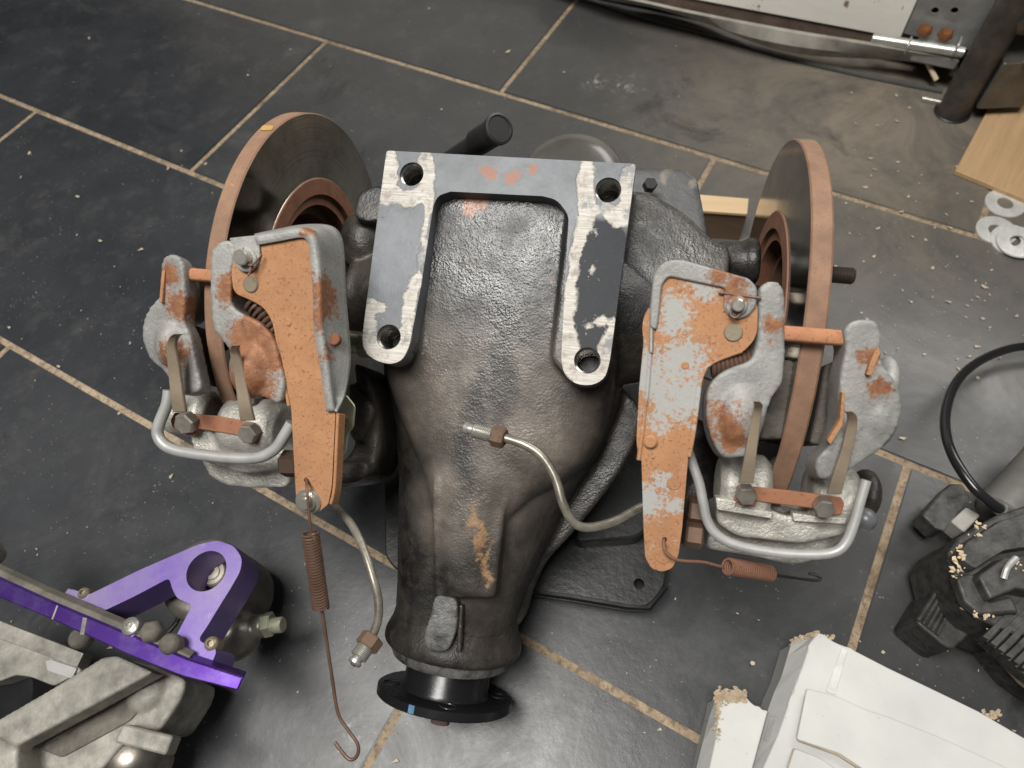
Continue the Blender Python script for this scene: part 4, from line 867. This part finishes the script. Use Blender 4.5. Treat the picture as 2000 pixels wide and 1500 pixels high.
for k in range(40): crumb(bm, P(1610+rr.uniform(0, 18), 1242+rr.uniform(-2, 8), .057)-hi, rr.uniform(.0004, .0015))
for k in range(40): crumb(bm, P(1920+rr.uniform(0, 34), 1388+rr.uniform(-2, 8)+(k*.4), .057)-hi, rr.uniform(.0004, .0015))
kind(mesh_obj('torn_edge', bm, BROWN, big), 'stuff')
sm_, hi = card_thing('small white torn cardboard pack left of the large white one, front right', [(1400, 1362), (1412, 1352), (1424, 1356), (1440, 1344), (1452, 1350), (1458, 1362), (1474, 1378), (1500, 1388), (1470, 1500), (1440, 1640), (1350, 1640), (1385, 1500), (1398, 1440), (1402, 1400)],
    [(1400, 1362, 1392, 1366), (1402, 1400, 1384, 1404), (1396, 1450, 1372, 1452), (1385, 1500, 1360, 1500), (1350, 1640, 1330, 1640)], .048)
bm = BM()
for k in range(190): crumb(bm, P(1398+rr.uniform(0, 58), 1362+rr.gauss(-2, 7), .0485)-hi, rr.uniform(.0005, .0018))
for k in range(60): crumb(bm, P(1402+rr.gauss(0, 4), 1368+rr.uniform(0, 110)*rr.random(), .0485)-hi, rr.uniform(.0004, .0013))
kind(mesh_obj('torn_edge', bm, BROWN, sm_), 'stuff')

# ================================================================ RIGHT: black power tool with cable
PLB = m_plain('dusty_black_plastic', (.060, .058, .054), .5, 0, 160, .5, .9, 90, .001)
PLG = m_plain('dusty_grey_plastic', (.13, .125, .115), .55, 0, 200, .3, .5, 30)
pt = thing('power_tool', 'sawdust-covered black power tool with looping black cable at the right edge', 'power tool', P(1950, 1150, 0)); HI2 = pt.location.copy()
def K(x_, y_, z): return P(x_, y_, z)-HI2
def kp(pts, z, r=0.0):
    q = [K(x_, y_, z) for x_, y_ in pts]; return fillet(q, r) if r else q
bm = BM(); add_prism(bm, kp([(1852, 1080), (1872, 1050), (1950, 1004), (2010, 985), (2120, 1000), (2120, 1240), (1985, 1240), (1912, 1208), (1880, 1180), (1862, 1120)], .078, .003), (0, 0, -.065), taper=1.05); bevel(mesh_obj('body', bm, PLB, pt), .003, 2)
for pts_, z_, t_ in (([(1870, 1085), (1890, 1058), (1955, 1018), (2010, 1000), (2100, 1010), (2060, 1060), (1960, 1075), (1905, 1110)], .086, .010), ([(1912, 1125), (1962, 1090), (2060, 1075), (2100, 1120), (2040, 1160), (1985, 1150), (1935, 1170)], .091, .014), ([(1868, 1128), (1900, 1120), (1930, 1175), (1975, 1165), (1990, 1195), (1915, 1200), (1885, 1175)], .084, .008)):
    bm = BM(); add_prism(bm, kp(pts_, z_, .002), (0, 0, -t_), taper=1.12); bevel(mesh_obj('casing_ridge', bm, PLB, pt), .0018, 2)
bm = BM(); add_tube(bm, spline([K(1960, 1130, .092), K(1968, 1108, .095), K(1985, 1090, .095)], 5), .0022, 8); mesh_obj('clip', bm, PIPE, pt)
bm = BM(); add_prism(bm, kp([(1788, 1215), (1828, 1148), (1885, 1150), (1912, 1205), (1900, 1235), (1862, 1268), (1845, 1262)], .045, .004), (0, 0, -.043), taper=1.03)
ft = bevel(mesh_obj('foot', bm, PLB, pt), .0015)
for k in range(5):
    bm = BM(); x_ = 1793+k*9; add_tube(bm, [K(x_, 1212+k*7, .0455), K(x_+40, 1150+k*4, .0455)], .0016, 6); mesh_obj('groove_rib', bm, PLB, ft)
bm = BM(); add_prism(bm, kp([(1915, 1242), (2000, 1165), (2110, 1165), (2110, 1400), (2000, 1316)], .073, .002), (0, 0, -.012)); fb = bevel(mesh_obj('fin_block', bm, PLB, pt), .001)
bm = BM(); add_prism(bm, kp([(1925, 1250), (2000, 1180), (2110, 1180), (2110, 1416), (2000, 1332)], .060, .001), (0, 0, -.008)); bevel(mesh_obj('gasket', bm, m_plain('tan_plastic', (.30, .25, .18), .7, 0, 200, .3, .5, 60), fb), .0008)
bm = BM(); add_prism(bm, kp([(1960, 1250), (2030, 1200), (2110, 1200), (2110, 1380), (2020, 1320)], .052, .002), (0, 0, -.051)); bevel(mesh_obj('fin_block_base', bm, PLB, pt), .001)
for k in range(7):
    bm = BM(); a = K(1920+k*15, 1243+k*12, .079); b = K(2004+k*15, 1160+k*12, .079); add_prism(bm, [a, b, b+Vector((.0026, -.0026, 0)), a+Vector((.0026, -.0026, 0))], (0, 0, -.012)); mesh_obj('fin', bm, PLB, fb)
bm = BM(); add_prism(bm, kp([(1800, 1005), (1855, 944), (1880, 945), (1896, 972), (1842, 1036), (1830, 1034)], .040, .002), (0, 0, -.022)); kn = bevel(mesh_obj('knob', bm, PLB, pt), .0015)
bm = BM(); add_prism(bm, kp([(1826, 982), (1850, 990), (1896, 972), (1842, 1036), (1824, 1030)], .0402, .001), (0, 0, -.001)); bevel(mesh_obj('knob_face', bm, PLB, kn), .0003)
bm = BM(); add_prism(bm, kp([(1857, 1018), (1888, 990), (1916, 1006), (1884, 1040)], .045, .002), (0, 0, -.02)); bevel(mesh_obj('connector', bm, m_plain('grey_connector', (.38, .37, .34), .5), pt), .001)
bm = BM(); add_cyl(bm, K(1948, 1010, .055), K(2110, 830, .055), .019, .003, 32); mesh_obj('barrel', bm, PLG, pt)
bm = BM(); cz = [(1962, 1002, .095), (1950, 992, .102), (1930, 978, .108), (1900, 950, .112), (1866, 900, .11), (1848, 850, .10), (1848, 800, .085), (1866, 750, .07), (1900, 714, .055), (1950, 688, .04), (2010, 676, .03), (2120, 680, .02)]
cz = [(x_, y_, z_*.75) for x_, y_, z_ in cz]
add_tube(bm, spline([K(*c_) for c_ in cz], 8), .0039, 14); mesh_obj('cable', bm, m_plain('glossy_black_cable', (.014, .014, .015), .22, 0, 400, .1, .2), pt)
bm = BM(); q = K(1962, 1002, .072); add_cyl(bm, K(1975, 1012, .06), K(1952, 992, .076), .0055, .001); mesh_obj('cable_boot', bm, PLG, pt)
SAW = m_plain('sawdust', (.62, .50, .33), .9, 0, 500, .5, .3, 80)
bm = BM()
for (x_, y_, z_, n_, sp_) in ((1870, 1080, .084, 26, 9), (1868, 1118, .082, 26, 8), (1925, 1200, .08, 30, 13), (1945, 1215, .07, 25, 12), (1990, 1100, .088, 16, 8), (1905, 1035, .086, 18, 8), (1885, 1180, .07, 20, 15), (1860, 1150, .055, 18, 8)):
    for k in range(n_//2):
        g = bmesh.ops.create_cone(bm, cap_ends=True, segments=4, radius1=rr.uniform(.0004, .0016), radius2=.0004, depth=rr.uniform(.0006, .0015))
        R_ = Matrix.Rotation(rr.uniform(0, 6), 3, 'Z') @ Matrix.Rotation(rr.uniform(-.9, .9), 3, 'X'); o_ = K(x_+rr.gauss(0, sp_), y_+rr.gauss(0, sp_), z_+.003)
        for v in g['verts']: v.co = R_ @ Vector((v.co.x*1.6, v.co.y, v.co.z))+o_
kind(mesh_obj('sawdust_clumps', bm, SAW, pt), 'stuff')

# ================================================================ TOP RIGHT
def wood(name, c1, c2, ang=0.0, sc=7):
    t = NT(name); mr = t.n.new('ShaderNodeMapping'); mr.inputs['Rotation'].default_value = (0, 0, ang); t.l.new(t.tc, mr.inputs[0]); mp = t.n.new('ShaderNodeMapping'); mp.inputs['Scale'].default_value = (1, 14, 4); t.l.new(mr.outputs[0], mp.inputs[0])
    a = t.noise(sc, 6, .65, mp.outputs[0], .4); b = t.noise(sc*7, 3, .6, mp.outputs[0])
    c = t.mix(t.ramp(a, .3, .7), c1, c2); c = t.mix(t.ramp(b, .66, .74, 0, .6), c, tuple(x*.35 for x in c2)); t.bump(b, .25, .0008); return t.set(color=c, rough=.6, spec=.35)
bo = thing('wooden_board', 'pale plywood board lying on the floor at the right edge behind the washers', 'board', P(1950, 330, 0))
e1 = P(1985, 110, 0)-P(1866, 335, 0)
WB = wood('pale_wood', (.50, .34, .19), (.39, .25, .135), math.atan2(e1.y, e1.x)*-1)
h_ = bo.location.copy(); q = [P(x_, y_, .008)-h_ for x_, y_ in ((1866, 333), (1925, 357), (2000, 388), (2160, 450), (2160, 120), (2060, -30), (1985, 110))]
bm = BM(); add_prism(bm, q, (0, 0, -.006)); bevel(mesh_obj('board_top', bm, WB, bo), .0006)
zw = [(1962, 399, 0), (1945, 452, 0), (1975, 470, .003), (1988, 474, .0062)]
ZW = m_plain('zinc_washer', (.78, .78, .75), .33, .35, 300, .15, .3, 70)
wl = ['pale zinc washer nearest the plywood board, lying alone above the other washers', 'zinc washer left in the overlapping group at the right edge, hole showing floor', 'zinc washer in the middle of the overlapping stack at the right edge', 'bright zinc washer on top of the overlapping stack at the right edge']
for (x_, y_, z_), lb in zip(zw, wl):
    q = P(x_, y_, z_+.0005); r = .0205
    bm = BM(); add_lathe(bm, (0, 0, 0), (0, 0, 1), [(r*.42, 0), (r, 0), (r+.0003, .0004), (r, .002), (r*.42, .0022), (r*.40, .0012), (r*.42, 0)], 40)
    o = tag(mesh_obj('washer', bm, ZW), lb, 'washer', 'zinc washers on the floor'); o.location = q
    if z_: o.rotation_euler = (.04, -.08, 0)
# tubular leg of the workbench, plank and rubber sheet
leg = thing('steel_tube', 'dark rusty steel tube leg standing on the floor at the top right', 'steel tube', P(1858, 222, 0)); h_ = leg.location.copy()
a = P(1858, 215, 0); bm = BM(); add_cyl(bm, (0, 0, 0), (.01, .01, .75), .0175, .001, 32)
mesh_obj('tube', bm, m_plain('dark_rusty_steel', (.10, .085, .072), .5, .4, 200, .3, .7, 30), leg)
bm = BM(); add_cyl(bm, (0, 0, 0), (0, 0, .004), .021, .001, 24); mesh_obj('foot_cap', bm, BLACK, leg)
# plank: vertical board, bottom edge above the floor
pk = thing('bench_plank', 'white painted wooden plank along the bottom of the bench at the top edge', 'plank', P(1500, 60, 0)); h_ = pk.location.copy()
a = P(1215, 24, 0); b = P(1790, 150, 0); dr_ = (b-a).normalized(); bk = Vector((-dr_.y, dr_.x, 0))
if bk.y < 0: bk = -bk
def onplank(x_, y_):
    d = ray(x_, y_); n = bk; p0 = a+bk*.005; t_ = (p0-CAM).dot(n)/d.dot(n); return CAM+d*t_
A_, B_ = onplank(1225, -2), onplank(1762, 76); zb = (A_.z+B_.z)/2
def plk(px): p = onplank(px[0], px[1]); return p
t = NT('chipped_white_paint'); tn = t.noise(28, 7, .7); c = t.mix(t.ramp(tn, .60, .64), t.mix(t.noise(9, 5), (.88, .86, .80), (.70, .67, .60)), (.22, .15, .11)); t.bump(t.noise(80, 5), .4, .001); WP = t.set(color=c, rough=.55)
L0 = B_+dr_*-.002; L1 = A_-dr_*.6+(B_-A_)*0
bm = BM(); L1 = L0-dr_*1.4; L1.z = L0.z+(A_.z-B_.z)*1.0*(1.4/(B_-A_).length)*.0+(A_.z-B_.z)
q = [L0-h_, L1-h_, L1+Vector((0, 0, .4))-h_, L0+Vector((0, 0, .4))-h_]; add_prism(bm, q, bk*.02); bevel(mesh_obj('board', bm, WP, pk), .001)
bm = BM(); q = [L0+dr_*.06-Vector((0, 0, .022))-h_, L1-Vector((0, 0, .022))-h_, L1-Vector((0, 0, .0005))-h_, L0+dr_*.06-Vector((0, 0, .0005))-h_]; add_prism(bm, [v+bk*.003 for v in q], bk*.02); bevel(mesh_obj('bottom_rail', bm, m_plain('old_brown_wood', (.13, .09, .07), .8, 0, 100, .5, .5, 40), pk), .001)
bm = BM(); bz = [onplank(x_, y_) for x_, y_ in ((1766, 62), (1893, 95), (1905, 0))]
q = [bz[0]-bk*.003, bz[1]-bk*.003, bz[1]-bk*.003+Vector((0, 0, .3)), bz[0]-bk*.003+Vector((0, 0, .3))]
zhole = []
for x_, y_ in ((1827, 18), (1865, 18)):
    c_ = onplank(x_, y_)-bk*.003; zhole.append([c_+dr_*.004*math.cos(k*.5236)+Vector((0, 0, .004*math.sin(k*.5236))) for k in range(12)])
add_prism(bm, [v-h_ for v in q], bk*.0025, holes=[[v-h_ for v in z_] for z_ in zhole])
GALV = m_plain('galvanised_steel', (.36, .36, .35), .42, .5, 120, .2, .4, 25)
br = mesh_obj('galvanised_bracket', bm, GALV, pk, smooth=False)
bm = BM(); a1, b1 = onplank(1714, 48)-bk*.03, onplank(1893, 74)-bk*.03; add_cyl(bm, a1-h_, b1-h_, .006, .001); rodo = mesh_obj('hinge_rod', bm, m_plain('bright_rod', (.60, .59, .55), .3, .7, 200, .1, .4, 50), pk)
bm = BM(); a2 = onplank(1790, 80)-bk*.018; b2 = onplank(1880, 95)-bk*.018; add_box(bm, (a2+b2)/2-h_, ((b2-a2).length, .03, .014), Matrix((dr_, bk, Vector((0, 0, 1)))).transposed()); bevel(mesh_obj('clamp', bm, GALV, pk), .002)
for x_ in (1783, 1878):
    bm = BM(); c_ = onplank(x_, 62)-bk*.030; add_lathe(bm, c_-dr_*.001-h_, dr_, cyl_prof(.011, .002), 20); mesh_obj('clamp_washer', bm, GALV, pk)
for x_, y_ in ((1812, 42), (1852, 50)):
    bm = BM(); add_lathe(bm, onplank(x_, y_)-bk*.02-h_, Vector((0, 0, 1))-bk*.3, [(0, 0), (.009, 0), (.0085, .003), (.006, .006), (.004, .004), (0, .003)], 7); mesh_obj('rusty_nut', bm, m_rust('orange_rust', (.20, .075, .025), (.07, .03, .018)), pk)
bm = BM(); c1_ = onplank(1815, 98)-bk*.02; c2_ = onplank(1838, 128)-bk*.03; add_tube(bm, [c1_-h_, c2_-h_], .003, 8); mesh_obj('twig', bm, SAW, pk)
# curled rubber sheet below the plank
sh = thing('rubber_sheet', 'grey curled rubber sheet hanging under the white plank at the top edge', 'rubber sheet', P(1500, 120, 0)); h_ = sh.location.copy()
up_l = [(1050, -60), (1180, -12), (1260, 6), (1340, 24), (1450, 46), (1560, 66), (1700, 88), (1870, 116)]; lo_l = [(1050, -40), (1180, -2), (1290, 14), (1380, 40), (1450, 74), (1520, 98), (1600, 110), (1750, 118), (1870, 136)]
bm = BM(); U_ = spline([P(x_, y_, .05)-h_ for x_, y_ in up_l], 8); Lw = spline([P(x_, y_, .022)-h_ for x_, y_ in lo_l], 7); rows = []
for a_, b_ in zip(U_, Lw):
    rows.append([bm.verts.new(v) for v in (a_, a_.lerp(b_, .5)-bk*.006, b_, b_+bk*.006+Vector((0, 0, .0)), a_.lerp(b_, .5)+bk*.001, a_+bk*.006)])
for r0, r1 in zip(rows, rows[1:]):
    for k in range(6): bm.faces.new((r0[k], r0[(k+1) % 6], r1[(k+1) % 6], r1[k]))
bm.faces.new(rows[0]); bm.faces.new(rows[-1])
SHM = m_plain('grey_rubber', (.34, .32, .28), .6, 0, 100, .4, .5, 30); mesh_obj('sheet', bm, SHM, sh)
bm = BM(); add_tube(bm, spline([P(x_, y_, .004)-h_ for x_, y_ in ((1130, -6), (1260, 35), (1400, 72), (1560, 118), (1700, 150), (1840, 178))], 6), .0035, 8); mesh_obj('sheet_edge', bm, m_plain('dark_rubber', (.07, .068, .065), .6), sh)
# near-black panel added in the gap to stand for the shade under the bench
bb = thing('shade_panel', 'near-black panel standing in for the shade under the bench behind the rubber sheet', 'panel', P(1500, 60, 0)); h_ = bb.location.copy()
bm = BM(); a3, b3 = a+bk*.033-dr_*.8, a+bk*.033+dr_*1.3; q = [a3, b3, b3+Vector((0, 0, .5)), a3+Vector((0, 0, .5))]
add_prism(bm, [v-h_ for v in q], bk*.02); mesh_obj('shade_board', bm, m_plain('gap_shade', (.03, .026, .022), .9, 0, 100, .4, .4), bb)
# clutter right of the leg
cl = thing('clamp_fitting', 'dark steel clamp fitting beside the tube leg in the top right corner', 'clamp', P(1970, 110, 0)); h_ = cl.location.copy()
bm = BM(); q = P(1985, 20, .12)-h_; add_lathe(bm, q, (.3, -.4, .9), [(0, 0), (.03, 0), (.032, .012), (.026, .02), (.012, .024), (0, .024)], 32); mesh_obj('knob', bm, m_plain('worn_dark_steel', (.11, .10, .085), .35, .7, 200, .3, .5, 50), cl)
bm = BM(); add_prism(bm, fillet([P(x_, y_, .08)-h_ for x_, y_ in ((1958, 55), (2010, 45), (2060, 120), (1960, 125))], .004), (0, 0, -.06)); bevel(mesh_obj('jaw', bm, m_plain('grey_steel', (.16, .15, .13), .4, .6), cl), .003)
bm = BM()
for pts in (((1925, 130), (1945, 95), (1960, 60)), ((1948, 120), (1952, 80), (1975, 50)), ((1958, 122), (1985, 120), (2010, 124))): add_tube(bm, spline([P(x_, y_, .03+.03*i)-h_ for i, (x_, y_) in enumerate(pts)], 5), .0025, 8)
mesh_obj('wire_handle', bm, m_plain('pale_wire', (.35, .31, .25), .5, .4), cl)
bm = BM(); add_cyl(bm, (0, 0, 0), P(1838, 200, .004)-P(1800, 192, .004), .0035, .0005); o = tag(mesh_obj('steel_pin', bm, PINM), 'small bright steel pin lying beside the foot of the tube leg', 'pin'); o.location = P(1800, 192, .004)
# timber block behind the casing
tb = thing('timber_block', 'short offcut of pale timber with dark front, behind the right side of the differential', 'timber', P(1410, 430, 0)); h_ = tb.location.copy()
bm = BM(); q = [P(x_, y_, .045)-h_ for x_, y_ in ((1330, 409), (1459, 418), (1462, 388), (1340, 378))]; add_prism(bm, q, (0, 0, -.003)); mesh_obj('top_face', bm, wood('sawn_wood', (.62, .46, .29), (.50, .35, .20), .2), tb, smooth=False)
bm = BM(); q = [P(x_, y_, .0415)-h_ for x_, y_ in ((1330, 411), (1459, 420), (1462, 389), (1340, 379))]; add_prism(bm, q, (0, 0, -.041)); mesh_obj('block', bm, wood('brown_wood', (.17, .11, .07), (.10, .065, .04), .2), tb, smooth=False)  # body below the pale top, in a much darker brown

# ================================================================ LOOSE BITS ON THE FLOOR
def flakes(name, n, area, mat, smin, smax, seed, cl=.5):
    r = random.Random(seed); bm = BM(); cen = [(r.uniform(*area[0]), r.uniform(*area[1])) for _ in range(26)]
    for i in range(n):
        if r.random() < cl: c_ = r.choice(cen); x_, y_ = r.gauss(c_[0], 60), r.gauss(c_[1], 45)
        else: x_, y_ = r.uniform(*area[0]), r.uniform(*area[1])
        o_ = P(x_, y_, .0022); s = smin+(smax-smin)*r.random()**4; el = r.uniform(1, 2.6); a_ = r.uniform(0, 6.28)
        m = r.choice((3, 4, 5)); vs = []; tilt = r.uniform(-.4, .4)
        for k in range(m):
            b_ = 2*math.pi*k/m+r.uniform(-.3, .3); lx, ly = s*el*math.cos(b_), s*math.sin(b_)
            vs.append(bm.verts.new(o_+Vector((lx*math.cos(a_)-ly*math.sin(a_), lx*math.sin(a_)+ly*math.cos(a_), abs(lx)*.3+.0003))))
        t_ = bm.verts.new(o_+Vector((0, 0, s*.5)))
        bt_ = bm.verts.new(o_)
        for k in range(m): bm.faces.new((vs[k], vs[(k+1) % m], t_)); bm.faces.new((vs[(k+1) % m], vs[k], bt_))
    return kind(mesh_obj(name, bm, mat, smooth=False), 'stuff')
flakes('wood_shavings', 480, ((-20, 2020), (-20, 1520)), m_plain('pale_shavings', (.55, .47, .35), .8, 0, 300, 0, .4, 20), .0003, .0022, 11)
flakes('metal_swarf', 420, ((-20, 2020), (-20, 1520)), m_plain('grey_swarf', (.42, .42, .40), .5, .3, 300, 0, .5, 20), .0003, .0011, 12, .85)
flakes('wood_shavings', 220, ((1650, 2000), (180, 700)), m_plain('pale_shavings_far', (.50, .42, .32), .8, 0, 300, 0, .4, 20), .0004, .0022, 13)
